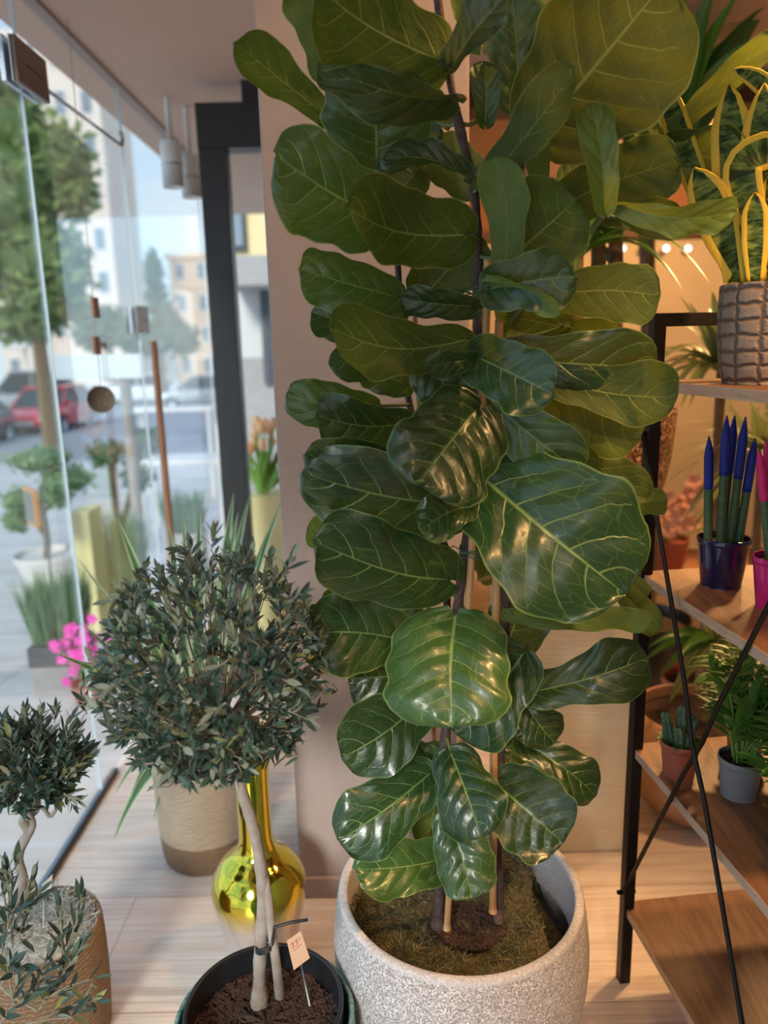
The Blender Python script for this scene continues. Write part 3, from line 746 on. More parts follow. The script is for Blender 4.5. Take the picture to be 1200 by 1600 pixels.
FL((640, 1006), (602, 930), 76, .08, .12, 'T', 0, .05, .15, .6, 'm')
FL((628, 1000), (470, 990), 118, -.01, -.10, 'T', -8, .06, .1, .6, 'd', .06)
FL((712, 962), (706, 1126), 186, -.03, -.18, 'T', 4, .04, .1, 1.0, 'm', .04, -.06)
FL((660, 1056), (545, 1062), 90, .03, .0, 'T', 0, .06, .15, .6, 'd')
FL((660, 1092), (538, 1184), 112, .0, -.10, 'T', -10, .06, .15, .6, 'd', .05)
FL((818, 1020), (712, 1150), 118, -.02, -.06, 'T', -6, .06, .12, .7, 'd')
FL((790, 1010), (832, 880), 104, .07, .08, 'T', 0, .05, .15, .7, 'd')
FL((788, 958), (1016, 976), 44, .0, -.05, 'U', -26, .05, -.2, .35, 'y', .05, 0, 0, .0)
FL((826, 1082), (1012, 1026), 84, .0, -.04, 'T', -8, .08, .12, .35, 'd', .04)
FL((812, 1085), (868, 1162), 64, .01, -.02, 'T', 0, .08, .2, .6, 'd')
FL((812, 1158), (934, 1244), 68, .01, -.05, 'T', -6, .08, .15, .5, 'd')
FL((955, 905), (1028, 988), 44, .04, .0, 'U', 0, .1, .25, .4, 'm')
FL((968, 898), (1010, 935), 34, .03, .0, 'U', 0, .1, .25, .4, 'm')
FL((672, 1208), (532, 1312), 100, -.02, -.12, 'T', 2, .05, .1, .65, 'd')
FL((704, 1176), (752, 1308), 98, -.05, -.16, 'T', 0, .05, .12, .7, 'd')
FL((772, 1222), (880, 1318), 122, -.02, -.10, 'T', 0, .05, .1, .8, 'd')
FL((700, 1272), (738, 1404), 88, -.05, -.13, 'T', 0, .05, .1, .7, 'm')
FL((690, 1342), (562, 1358), 84, -.03, -.12, 'T', 0, .05, .1, .6, 'm')
FL((690, 1222), (668, 1312), 58, .03, .05, 'U', 0, .05, .1, .6, 'm')
FL((692, 1196), (598, 1176), 72, .04, .03, 'T', 0, .05, .1, .6, 'm')
FL((688, 1170), (600, 1215), 50, .06, .04, 'T', 0, .05, .1, .6, 'm')
FL((775, 1170), (850, 1150), 60, .07, .14, 'T', 0, .05, .1, .6, 'm')
FL((700, 1070), (760, 1130), 90, .06, .09, 'T', 0, .05, .1, .6, 'd')
FL((745, 850), (800, 900), 80, .08, .12, 'T', 0, .05, .1, .6, 'd')

# ================================================================== OLIVE TOPIARY
def sprig(mb, B, D, n, L, W, g, tw, tmin=.0):
    """twig with paired leaves"""
    D = D.normalized(); side = D.cross(Vector((0, 0, 1))); side = side.normalized() if side.length > .1 else Vector((1, 0, 0))
    tl = L*(.45+.36*n/2); pts = [B + D*tl*t + Vector((0, 0, 1))*(.08*tl*t*t) for t in (0, .35, .7, 1)]
    tw.tube(pts, [.0013, .001, .0008, .0005], 4, cap=False)
    for k in range(n):
        t = (k+.5)/n; p = B + D*tl*t; ang = g.uniform(0, PI) if k == 0 else ang+PI/2
        s = Matrix.Rotation(ang, 3, D) @ side
        for sg in (-1, 1):
            d = (D*.75 + s*sg*g.uniform(.35, .8) + Vector((0, 0, .15))).normalized()
            N = (D - s*sg*.4).normalized() + Vector((g.gauss(0, .25), g.gauss(0, .25), .4+g.gauss(0, .25)))
            tan = 1 if g.random() < .07 else 0
            mb.leaf(p, d, N, L*g.uniform(.7, 1.1), W*g.uniform(.8, 1.15), g.random()**1.5, tan, bend=g.uniform(-.1, .25))
    mb.leaf(pts[-1], D, Vector((g.gauss(0, 1), g.gauss(0, 1), 1)), L*.8, W*.8, g.random(), 0)
OC = atz(408, 1562, .345)
opz = .345
OCX = Vector((-.227, 1.094, 0)); 
tpot = thing('glazed_cover_pot', 'teal speckled glazed pot holding the black nursery pot of the round olive tree', 'pot', OCX)
mb = MB(); mb.lathe(prof_smooth([(0, 0), (.10, 0), (.118, .01), (.152, .12), (.164, .21), (.156, .29), (.1555, .318), (.1525, .324), (.146, .320), (.145, .28), (.142, .20), (.12, .05), (.0, .04)], 5), tuple(OCX), 80)
mb.build('body', M_TEAL, tpot)
ol = thing('potted_olive_topiary', 'olive tree clipped to a ball on a bare trunk in a black nursery pot', 'plant', OCX+Vector((0, 0, .045)))
mb = MB(); mb.lathe(prof_smooth([(0, .045), (.095, .045), (.103, .05), (.130, .30), (.1345, .304), (.137, .34), (.136, .347), (.131, .347), (.129, .34), (.126, .29)], 4), tuple(OCX), 80)
mb.build('nursery_pot', M_NURS, ol)
g = random.Random(3)
mb = MB(); P = []
for i in range(24):
    r = .128*i/23; P.append([Vector((OCX.x+r*math.cos(2*PI*k/60), OCX.y+r*math.sin(2*PI*k/60), .296+.005*math.sin(40*r*math.cos(k))+g.uniform(-.0015, .0015)+.012*math.exp(-r*r/.001))) for k in range(60)])
mb.quadgrid(P, True, close_v=True)
for i in range(2200):
    a = g.uniform(0, 2*PI); r = .122*math.sqrt(g.random()); c = OCX+Vector((r*math.cos(a), r*math.sin(a), .299)); q = g.uniform(.0008, .003)
    mb.box(-Vector((q*g.uniform(1, 2.5), q, q*.5)), Vector((q*g.uniform(1, 2.5), q, q*.5)), mat=Matrix.Translation(c) @ Matrix.Rotation(g.random()*3, 4, Vector((g.random(), g.random(), 1.5)).normalized()))
mb.build('soil', M_SOIL, ol, smooth=False)
OY = 1.10
T1 = spl([atz(405, 1572, .292), aty(406, 1500, OY+.01), aty(411, 1400, OY+.01), aty(400, 1310, OY), aty(378, 1235, OY), aty(362, 1160, OY), aty(345, 1060, OY)], 6)
n = len(T1); g = random.Random(8); mb = MB()
mb.tube(T1, [(.0155 if i < 3 else .0118-.0045*i/n)*(1+.07*g.uniform(-1, 1)+(.16 if i in (9, 15, 21) else 0)) for i in range(n)], 14); mb.build('trunk', M_OBARK, ol)
T2 = spl([atz(437, 1560, .292), aty(432, 1510, OY), aty(424, 1450, OY), aty(419, 1400, OY+.005), aty(412, 1360, OY+.012)], 6); mb = MB()
mb.tube(T2, [.0085-.002*i/len(T2) for i in range(len(T2))], 12); mb.build('trunk', M_OBARK, ol)
c = aty(415, 1480, OY); mb = MB()
for q in range(3): mb.tube([c+Vector((.0165*math.cos(a/16*2*PI), .0145*math.sin(a/16*2*PI), .0035*q+.006*math.cos(a/16*2*PI))) for a in range(17)], .0016, 6)
mb.tube([aty(424, 1478, OY-.015), aty(427, 1460, OY-.015), aty(428, 1449, OY-.01), aty(455, 1441, OY-.01), aty(481, 1437, OY-.01)], .0026, 6); mb.build('cable_tie', M_TIE, ol)
OB = aty(331, 1040, 1.12)
g = random.Random(11); fo = MB(); tw = MB()
def shell_ok(d): return True
for i in range(560):
    z = 1-2*(i+.5)/560; a = i*2.39996; rr = math.sqrt(1-z*z); d = Vector((rr*math.cos(a), rr*math.sin(a), z))
    if d.y > .55: continue
    R = .186*(1+g.uniform(-.10, .06))
    if z < -.55: R *= .99
    c = OB+Vector((d.x*R*1.0, d.y*R*.95, d.z*R*1.02))
    dirv = (d*1.0+Vector((g.gauss(0, .55), g.gauss(0, .55), .35+g.gauss(0, .45)))).normalized()
    ln = g.uniform(.020, .030)
    st = c - dirv*.045
    sprig(fo, st, dirv, g.choice((2, 3, 3)), ln, .0085, g, tw)
for i in range(230):
    d = Vector((g.gauss(0, 1), g.gauss(0, 1)-.3, g.gauss(0, 1))).normalized(); R = .186*g.uniform(.5, .85); c = OB+d*R
    dirv = (d+Vector((g.gauss(0, .6), g.gauss(0, .6), .3))).normalized(); sprig(fo, c-dirv*.03, dirv, 2, .027, .009, g, tw)
# long stray shoots that the photo shows
for (x0, y0, x1, y1) in ((440, 905, 470, 850), (205, 940, 185, 918), (200, 1020, 140, 1048), (440, 1060, 515, 1110), (450, 1110, 522, 1148), (300, 870, 292, 830), (350, 1180, 330, 1262), (270, 1180, 262, 1232), (380, 880, 400, 846), (330, 860, 340, 812), (450, 940, 492, 920), (465, 1010, 515, 1015), (415, 890, 430, 858)):
    a = aty(x0, y0, 1.02); b = aty(x1, y1, 1.0); D = b-a
    sprig(fo, a, D, 3, D.length*.55 if D.length < .07 else .032, .009, g, tw)
for i in range(90):
    d = Vector((g.gauss(0, 1), g.gauss(0, 1), g.gauss(0, 1))).normalized(); a = OB+Vector((0, 0, -.12)); tw.tube(bez(a, a.lerp(OB+d*.15, .5)+Vector((0, 0, -.02)), OB+d*.165, 5), [.003, .0025, .002, .0015, .001, .0008], 5, cap=False)
stuff(fo.build('foliage', [M_OLIVE, M_OLIVE2], ol)); stuff(tw.build('twigs', M_TWIG, ol))
# price card on a clear stake
pc = thing('price_card', 'cream price card on a clear stake in the soil of the round olive tree', 'label', atz(484, 1572, .30))
a = aty(448, 1470, 1.05); b = aty(470, 1455, 1.05); c = aty(484, 1497, 1.05); d = aty(459, 1516, 1.05)
def plate(name, q, mat, parent, th=.0008):
    n = (q[1]-q[0]).cross(q[2]-q[0]).normalized()*th
    mb = MB(); b0 = 0
    for p in q: mb.v.append(tuple(p)); mb.tint.append(0)
    for p in q: mb.v.append(tuple(p+n)); mb.tint.append(0)
    k = len(q)
    mb.f += [tuple(range(k-1, -1, -1)), tuple(range(k, 2*k))] + [(i, (i+1) % k, k+(i+1) % k, k+i) for i in range(k)]
    mb.mi += [0]*(k+2); mb.uv += [((0, 0),)*k]*2 + [((0, 0),)*4]*k
    return mb.build(name, mat, parent, smooth=False)
q = [a, b, c, d]
cardo = plate('card', q, M_CARD, pc)
if ((q[1]-q[0]).cross(q[2]-q[0])).dot(CAM-q[0]) < 0: fn = -1
else: fn = 1
nn = ((q[1]-q[0]).cross(q[2]-q[0])).normalized()*fn*.0018
def quadpt(s, t): return q[0].lerp(q[1], s).lerp(q[3].lerp(q[2], s), t)+nn
mb = MB()
for (s0, t0, s1, t1) in ((.2, .18, .35, .15), (.35, .15, .3, .3), (.3, .3, .2, .32), (.45, .16, .6, .14), (.6, .14, .58, .3), (.45, .32, .58, .3), (.7, .14, .82, .14), (.72, .22, .84, .22), (.25, .42, .8, .38)):
    mb.tube([quadpt(s0, t0), quadpt(s1, t1)], .0004, 4)
mb.build('writing', M_INK, cardo)
mb = MB(); mb.tube([aty(470, 1505, 1.052), atz(484, 1572, .298)], .0014, 6); mb.build('stake', M_GEDGE, pc)

# ================================================================== GOLD VASE
VX = aty(406, 1400, 1.58); VX.z = 0
def zz(py, Y=1.58): return aty(406, py, Y).z
gv = thing('ombre_glass_vase', 'tall bottle vase of mirrored glass, gold above fading to silver below', 'vase', VX)
pr = [(0, 0), (.062, 0), (.075, .01), (.088, .06), (.103, .13), (.112, .19), (.108, .225), (.085, .262), (.056, .287), (.043, .312), (.039, .36), (.039, .48), (.044, .53), (.042, .532), (.036, .50), (.036, .42)]
z0 = zz(1300)  # shoulder top
mb = MB(); mb.lathe(prof_smooth(pr, 6), tuple(VX), 96); mb.build('body', M_GOLD, gv, origin=VX)
# ================================================================== JUTE BASKET WITH DRACAENA
BX = Vector((-.545, 1.99, 0))
bk = thing('jute_plant_basket', 'round two-tone jute basket holding the variegated strap-leaved plant', 'basket', BX)
mb = MB(); mb.lathe(prof_smooth([(0, 0), (.112, 0), (.128, .012), (.134, .06), (.136, .09)], 4), tuple(BX), 64); mb.build('dark_band', M_JUTED, bk)
mb = MB(); mb.lathe(prof_smooth([(.136, .09), (.139, .17), (.138, .30), (.134, .305), (.129, .30), (.126, .2), (.123, .05)], 4), tuple(BX), 64); mb.build('pale_body', M_JUTE, bk)
dr = thing('variegated_dracaena', 'bushy dracaena with cream-edged strap leaves behind the round olive tree', 'plant', BX+Vector((0, 0, .02)))
mb = MB(); mb.lathe([(0, .012), (.09, .012), (.115, .25), (.109, .25), (.106, .23), (0, .235)], tuple(BX), 40); mb.build('nursery_pot', M_NURS, dr)
mb = MB(); mb.tube([BX+Vector((0, 0, .23)), BX+Vector((.0, .0, .36))], [.014, .012], 10); mb.build('stem', M_CANE, dr)
DR = [((290, 1000), (182, 808), .02, -.02, 24), ((300, 1010), (90, 1022), -.1, -.42, 26), ((285, 1000), (128, 975), -.1, -.3, 18), ((285, 1190), (178, 1312), -.06, -.12, 22), ((280, 1185), (205, 1245), -.1, -.1, 16), ((330, 960), (365, 770), .1, .1, 24),
      ((340, 960), (390, 775), .1, .1, 20), ((350, 970), (440, 782), .0, -.1, 22), ((350, 980), (418, 830), -.05, -.1, 18), ((320, 960), (312, 788), .1, .12, 20), ((310, 960), (285, 800), .1, .12, 18), ((300, 980), (170, 900), -.05, -.1, 18), ((310, 950), (262, 812), .1, .1, 18),
      ((300, 1190), (240, 1280), -.1, -.12, 16), ((320, 1190), (292, 1285), -.15, -.14, 18), ((350, 1180), (345, 1275), -.1, -.1, 18), ((300, 1000), (120, 870), .0, .0, 10), ((330, 1180), (262, 1250), -.15, -.12, 18), ((345, 980), (372, 800), .05, .02, 22), ((300, 1180), (180, 1240), -.1, -.12, 16)]
g = random.Random(21)
for (b, t, db, dt, W) in DR:
    hub = BX+Vector((g.uniform(-.01, .01), g.uniform(-.01, .01), g.uniform(.30, .36)))
    Bp = hub; Tp = aty(t[0], t[1], 2.0+dt); mb = MB()
    strap(mb, Bp, Tp, pxm(Tp, W)*1.2, .16 if Tp.z < .5 else .05, tint=g.random(), fold=.3, N=(CAM-Tp).normalized()+Vector((0, 0, .6)))
    mb.build('leaf', M_DRAC, dr)
# ================================================================== SECOND OLIVE (front left)
SX = Vector((-.755, 1.385, 0)); SZ = .262
sb = thing('seagrass_pot', 'twisted seagrass pot full of grey moss with the gnarled olive at the left edge', 'pot', SX)
mb = MB(); mb.lathe(prof_smooth([(0, 0), (.11, 0), (.122, .01), (.128, .1), (.129, .2), (.126, .255), (.122, .262), (.116, .255), (.115, .2)], 4), tuple(SX), 64); mb.build('body', M_SEAG, sb)
mb = MB(); g = random.Random(9)
for i in range(420):
    a = g.uniform(0, 2*PI); r = .116*math.sqrt(g.random()); p = SX+Vector((r*math.cos(a), r*math.sin(a), .245+.03*(1-(r/.116)**2)+g.uniform(0, .012))); pts = [p]
    d = Vector((g.gauss(0, 1), g.gauss(0, 1), g.gauss(0, .3))).normalized()
    for k in range(5):
        d = (d+Vector((g.gauss(0, .7), g.gauss(0, .7), g.gauss(0, .4)))).normalized(); q_ = pts[-1]+d*.009
        if (Vector((q_.x, q_.y, 0))-SX).length > .128 and g.random() < .8: q_ = q_.lerp(SX+Vector((0, 0, .25)), .1)
        pts.append(q_)
    mb.tube(pts, .0009, 4, cap=False)
P = [[SX+Vector((.116*i/9*math.cos(2*PI*k/30), .116*i/9*math.sin(2*PI*k/30), .236+.03*(1-(i/9)**2))) for k in range(30)] for i in range(10)]
mb.quadgrid(P, True, close_v=True)
stuff(mb.build('moss', M_SPAN, sb))
o2 = thing('gnarled_olive_tree', 'small olive tree with a twisted trunk rising from the seagrass pot', 'plant', SX+Vector((-.06, 0, .25)))
T = spl([aty(8, 1440, 1.40), aty(18, 1420, 1.40), aty(36, 1380, 1.38), aty(28, 1335, 1.38), aty(44, 1300, 1.38), aty(36, 1280, 1.38), aty(58, 1262, 1.38), aty(52, 1210, 1.40), aty(60, 1170, 1.4)], 5)
T[0] = SX+Vector((-.05, 0, .24))
mb = MB(); g = random.Random(4); mb.tube(T, [(.013-.007*i/len(T))*(1+.15*g.uniform(-1, 1)) for i in range(len(T))], 12); mb.build('trunk', M_OBARK, o2)
T = spl([aty(30, 1330, 1.37), aty(52, 1290, 1.36), aty(42, 1265, 1.36), aty(66, 1262, 1.36), aty(80, 1275, 1.35), aty(100, 1240, 1.34)], 4); mb = MB()
mb.tube(T, [.007-.004*i/len(T) for i in range(len(T))], 10); mb.build('branch', M_OBARK, o2)
fo = MB(); tw = MB(); g = random.Random(31)
OB2 = aty(45, 1195, 1.37)
for i in range(210):
    d = Vector((g.gauss(0, 1), g.gauss(0, .8), g.gauss(0, .9))).normalized(); R = .10*g.uniform(.35, 1.0)
    c = OB2+Vector((d.x*R*1.15, d.y*R, d.z*R*.95)); dv = (d*.8+Vector((g.gauss(0, .35), g.gauss(0, .35), .75))).normalized()
    if c.x < GX+.045: continue
    sprig(fo, c-dv*.02, dv, 3, .036, .0105, g, tw)
for (x0, y0, x1, y1, Y) in ((85, 1130, 88, 1090, 1.36), (100, 1240, 140, 1265, 1.3), (100, 1240, 125, 1275, 1.3), (90, 1180, 128, 1150, 1.33), (20, 1150, 10, 1122, 1.36), (60, 1140, 62, 1108, 1.36), (104, 1215, 118, 1195, 1.3)):
    a = aty(x0, y0, Y); b = aty(x1, y1, Y); sprig(fo, a, b-a, 3, .03, .0085, g, tw)
# low foreground branch hanging before the pot
for (x0, y0, x1, y1, Y) in ((20, 1480, 10, 1360, 1.1), (30, 1470, 45, 1375, 1.1), (0, 1500, 20, 1420, 1.08), (10, 1590, 60, 1540, 1.05), (60, 1580, 125, 1485, 1.08), (90, 1530, 130, 1410, 1.1), (100, 1540, 95, 1420, 1.1), (40, 1600, 120, 1590, 1.05), (0, 1540, 40, 1500, 1.06), (0, 1600, 30, 1560, 1.05), (70, 1560, 140, 1530, 1.07),
                            (20, 1440, 60, 1400, 1.1), (0, 1400, 30, 1345, 1.12), (10, 1420, 0, 1370, 1.1), (50, 1570, 80, 1480, 1.08), (0, 1460, 40, 1460, 1.09), (20, 1560, 10, 1500, 1.05), (70, 1590, 150, 1560, 1.08)):
    a = aty(x0, y0, Y); b = aty(x1, y1, Y); D = b-a
    k = max(2, int(D.length/.022)); 
    tw.tube([a, (a+b)/2+Vector((0, 0, .004)), b], [.0018, .0013, .0007], 5, cap=False)
    for i in range(k):
        p = a.lerp(b, (i+.3)/k); sprig(fo, p, D+Vector((g.gauss(0, .02), g.gauss(0, .02), g.gauss(0, .02))), 1, .040, .0108, g, tw)
T = spl([aty(10, 1440, 1.36), aty(-20, 1480, 1.2), aty(0, 1540, 1.1), aty(60, 1580, 1.06)], 5); tw.tube(T, [.005-.0002*i for i in range(len(T))], 6)
stuff(fo.build('foliage', [M_OLIVE, M_OLIVE2], o2)); stuff(tw.build('twigs', M_TWIG, o2))
pc2 = thing('plant_label', 'small pale label standing in the grey moss of the seagrass pot', 'label', aty(70, 1440, 1.33))
q2 = [aty(66, 1382, 1.33), aty(82, 1366, 1.33), aty(80, 1392, 1.33), aty(64, 1408, 1.33)]; plate('card', q2, M_CARDW, pc2)
mb = MB(); mb.tube([aty(68, 1402, 1.331), aty(68, 1450, 1.335)], .0012, 6); mb.build('stake', M_GEDGE, pc2)

# ================================================================== SHELF UNIT
A0 = Vector((.530, 1.481, 0)); E1 = Vector((.107, -.994, 0)).normalized(); E2 = Vector((.994, .107, 0)).normalized()
SL, SW = .53, .42
def SP(s, t, z): return A0 + E2*s + E1*t + Vector((0, 0, z))
RM = Matrix(((E2.x, E1.x, 0, A0.x), (E2.y, E1.y, 0, A0.y), (0, 0, 1, 0), (0, 0, 0, 1)))
# mirror-free frame: local x along E2, local y along -E1
RM = Matrix(((E2.x, -E1.x, 0, A0.x), (E2.y, -E1.y, 0, A0.y), (0, 0, 1, 0), (0, 0, 0, 1)))
shf = thing('plant_shelf', 'black steel framed shelf unit with four wooden boards and crossed rods', 'shelf', A0)
def lb(mb, x0, x1, y0, y1, z0, z1): mb.box((x0, y0, z0), (x1, y1, z1), mat=RM)
q = .0125
for (x, y) in ((0, 0), (0, -SL), (SW, 0), (SW, -SL)):
    mb = MB(); lb(mb, x-q, x+q, y-q, y+q, 0, 1.5); mb.build('post', M_METAL, shf, smooth=False, bevel=.0015)
for (x0, x1, y) in ((0, SW, 0), (0, SW, -SL)):
    mb = MB(); lb(mb, x0+q, x1-q, y-q, y+q, 1.475, 1.5); mb.build('top_rail', M_METAL, shf, smooth=False, bevel=.0015)
for zt in (.198, .594, .985, 1.374):
    mb = MB(); lb(mb, -.004, SW+.004, -SL-.05, .013, zt-.019, zt); bd = mb.build('board', M_BOARD, shf, smooth=False, bevel=.001)
    mb = MB(); lb(mb, -.0052, -.004, -SL-.05, .013, zt-.0185, zt-.0003); mb.build('board_edge', M_BEDGE, bd, smooth=False)
def rod(z0, z1, off):
    pts = []
    for i in range(13):
        u = i/12; k = -.006*math.exp(-((u-.5)/.05)**2)*off
        pts.append(SP(-.014+k-.004*off, u*SL, z0+(z1-z0)*u))
    mb = MB(); mb.tube(pts, .0045, 10); o = mb.build('cross_rod', M_METAL, shf); return o
rod(1.27, .235, 1); rod(.235, 1.27, -1)
for z in (.235, 1.27):
    mb = MB(); mb.tube([SP(-.024, 0, z), SP(.018, 0, z)], .005, 8); mb.build('bolt', M_METAL, shf)
# ---- croc pot with sansevieria
def shelfpt(px, py, Y): return aty(px, py, Y)
cp = Vector((.647, 1.30, 1.3745))
cr_ = thing('potted_snake_plant', 'yellow-edged snake plant in a brown scaly ceramic pot on the top board', 'plant', cp)
mb = MB(); mb.lathe(prof_smooth([(0, 0), (.055, 0), (.062, .004), (.070, .04), (.0755, .10), (.0755, .155), (.074, .162), (.069, .163), (.067, .158), (.066, .13)], 5), tuple(cp), 72); mb.build('pot', M_CROC, cr_)
mb = MB(); mb.lathe([(0, .150), (.067, .146)], tuple(cp), 40); g = random.Random(2)
for i in range(500):
    a = g.uniform(0, 2*PI); r = .066*math.sqrt(g.random()); mb.leaf(cp+Vector((r*math.cos(a), r*math.sin(a), .148)), Vector((g.gauss(0, 1), g.gauss(0, 1), .8)), Vector((0, 1, .3)), .012, .002, g.random(), nseg=2)
mb.build('moss', M_MOSSB, cr_)
SN = [((1168, 445), (1085, 262), 62, 0, .0), ((1150, 440), (1140, 132), 60, .0, .02), ((1175, 440), (1195, 130), 58, -.01, -.01), ((1190, 440), (1225, 250), 50, -.02, -.02), ((1140, 250), (1210, 268), 56, -.02, -.03), ((1070, 250), (1032, 125), 40, .06, .09), ((1180, 140), (1110, 108), 30, 0, .0), ((1180, 440), (1180, 300), 40, -.03, -.04)]
def sprof(u): return max(.05, min(1, .62+u*.9)*min(1, ((1-u)*4.5)**.6))
for i, (b, t, W, db, dt) in enumerate(SN):
    Bp = aty(b[0], b[1], 1.30+db); Tp = aty(t[0], t[1], 1.30+dt)
    if i in (4, 5, 6): Bp0 = cp+Vector((.0, 0, .15))
    if i == 4: 
        pth = [(1178, 440), (1170, 330), (1160, 262), (1195, 236), (1240, 236)]
    elif i == 5: pth = [(1150, 440), (1105, 330), (1072, 240), (1052, 180), (1034, 124)]
    elif i == 6: pth = [(1185, 440), (1215, 300), (1230, 190), (1190, 130), (1146, 108)]
    else: pth = None
    mb = MB(); Nv = (CAM-Tp).normalized()
    if pth:
        C = spl([aty(x, y, 1.30+db+(dt-db)*k/4) for k, (x, y) in enumerate(pth)], 4); m = len(C); P = []
        for k in range(m):
            tt = (C[min(k+1, m-1)]-C[max(0, k-1)]).normalized(); S = tt.cross(Nv).normalized(); wd = pxm(C[k], W)*.5*sprof(k/(m-1))
            P.append([C[k]-S*wd+Nv*wd*.3, C[k]-S*wd*.6+Nv*wd*.1, C[k], C[k]+S*wd*.6+Nv*wd*.1, C[k]+S*wd+Nv*wd*.3])
        mb.quadgrid(P, True)
    else: strap(mb, Bp, Tp, pxm(Tp, W), 0, 16, N=Nv, fold=.35, prof=sprof)
    o = mb.build('leaf', M_SANS, cr_, solid=.0025)
# ---- dipped spear plants
def spear(name, label, cpos, pot_r, pot_h, potm, tipm, spears, basew):
    t = thing(name, label, 'plant', cpos)
    mb = MB(); mb.lathe(prof_smooth([(0, 0), (pot_r*.72, 0), (pot_r*.76, .003), (pot_r*.97, pot_h*.88), (pot_r, pot_h*.9), (pot_r, pot_h), (pot_r*.94, pot_h), (pot_r*.92, pot_h*.9)], 4), tuple(cpos), 56); mb.build('pot', potm, t)
    mb = MB(); mb.lathe([(0, pot_h*.9), (pot_r*.93, pot_h*.88)], tuple(cpos), 30); mb.build('soil', M_SOIL, t)
    for (bx, tx, ty, dy, tipf) in spears:
        B = cpos+Vector((bx, dy, pot_h*.88)); T = aty(tx, ty, cpos.y+dy*1.5); C = [B.lerp(T, i/10) for i in range(11)]
        mb = MB(); mb.tube(C, [basew*(1-.15*i/10)*(1 if i < 9 else (.75 if i == 9 else .25)) for i in range(11)], 12); s_ = mb.build('leaf', M_CYL, t)
        C2 = [B.lerp(T, tipf+(1.004-tipf)*i/8) for i in range(9)]; mb = MB(); mb.tube(C2, [basew*1.09*(1-.15*tipf)*(1 if i < 6 else (.8, .5, .15)[i-6]) for i in range(9)], 12); mb.build('dipped_tip', tipm, s_)
nv = Vector((.648, 1.395, .9855))
spear('potted_spear_plant', 'upright spear plant with blue dipped tips in a navy glazed pot', nv, .0485, .094, M_NAVY, M_TIPB,
      [(-.030, 1108, 682, .0, .52), (-.010, 1136, 650, -.008, .55), (.0, 1148, 650, .012, .55), (.012, 1165, 652, .0, .52), (.026, 1180, 685, -.004, .5)], .0085)
pk = Vector((.688, 1.262, .9855))
spear('potted_spear_plant', 'spear plant with pink dipped tips in a magenta glazed pot at the right edge', pk, .045, .092, M_PINK, M_TIPP,
      [(-.018, 1186, 700, 0, .55), (-.006, 1197, 686, .01, .55), (.012, 1215, 690, 0, .55)], .0075)
# ---- small cactus-like plant in terracotta pot on third board
def smallpot(t, c, r, h, mat, soil=True):
    mb = MB(); mb.lathe(prof_smooth([(0, 0), (r*.74, 0), (r*.77, .003), (r*.93, h*.82), (r*.99, h*.86), (r, h), (r*.95, h), (r*.93, h*.86)], 4), tuple(c), 48); mb.build('pot', mat, t)
    mb = MB(); mb.lathe([(0, h*.93), (r*.94, h*.9)], tuple(c), 30); g_ = random.Random(int(c.x*1e4))
    for i in range(160):
        a = g_.uniform(0, 2*PI); rr = r*.88*math.sqrt(g_.random()); k = g_.uniform(.001, .003); mb.box((-k, -k, -k), (k, k, k), mat=Matrix.Translation(c+Vector((rr*math.cos(a), rr*math.sin(a), h*.93))))
    mb.build('soil', M_SOIL, t, smooth=False)
tcp = Vector((.582, 1.375, .5945))
tp = thing('potted_succulent', 'knobbly dark green succulent in a terracotta coloured pot at the corner of the third board', 'plant', tcp)
smallpot(tp, tcp, .039, .072, M_TERRA)
g = random.Random(6)
for k, (dx, dy, h, lean) in enumerate(((0, 0, .085, .0), (-.02, .005, .07, -.35), (.016, .0, .055, .3), (-.008, -.014, .045, -.1), (.008, -.018, .035, .3), (.02, .014, .06, .2))):
    C = [tcp+Vector((dx+lean*h*(i/8)**1.3*.5, dy, .063+h*i/8)) for i in range(9)]; mb = MB(); P = []
    for i, c in enumerate(C):
        P.append([])
        for a in range(20):
            an = 2*PI*a/20; rr = .0085*(1+.38*math.cos(5*an))*(1+.22*math.cos(i*2.6))*(1 if i < 7 else (.85 if i == 7 else .3)); P[-1].append(c+Vector((rr*math.cos(an), rr*math.sin(an), 0)))
    mb.quadgrid(P, True, close_v=True); mb.build('stem', M_CACT, tp)
mb = MB()
for i in range(150):
    a = g.uniform(0, 2*PI); r = .036*g.uniform(.4, 1.15); mb.leaf(tcp+Vector((r*.7*math.cos(a), r*.7*math.sin(a), .068)), Vector((math.cos(a), math.sin(a), g.uniform(.2, 1))), Vector((0, 0, 1)), .018, .007, g.random())
stuff(mb.build('foliage', M_PALM, tp))
# ---- parlour palms
def palmplant(label, c, r, h, mat, seed, hh, n=22, name='potted_parlour_palm', grp=None):
    t = thing(name, label, 'plant', c)
    smallpot(t, c, r, h, mat); g = random.Random(seed); st = MB(); lf = MB()
    for i in range(n):
        a = g.uniform(0, 2*PI); rr = r*.5*g.random(); B = c+Vector((rr*math.cos(a), rr*math.sin(a), h*.9)); T = B+Vector((math.cos(a)*g.uniform(.01, .075), math.sin(a)*g.uniform(.01, .075), hh*g.uniform(.55, 1.05)))
        C = bez(B, B.lerp(T, .5)+Vector((0, 0, .03)), T, 8); st.tube(C, [.0018]*4+[.0013]*5, 5, cap=False)
        for k in range(3, 9):
            tt = (C[k]-C[k-1]).normalized()
            for sg in (-1, 1):
                sd = Matrix.Rotation(a+1.3*i, 3, tt) @ tt.cross(Vector((0, .3, 1))).normalized()*sg
                lf.leaf(C[k], sd*.9+tt*.55, Vector((0, 0, 1)), hh*.38*g.uniform(.7, 1.1), .0125, g.random(), bend=.3)
    st.build('stems', M_TULG, t); stuff(lf.build('foliage', M_PALM, t)); return t
palmplant('young parlour palm in a grey plastic pot beside the succulent', Vector((.668, 1.30, .5945)), .041, .078, M_GREYP, 3, .16)
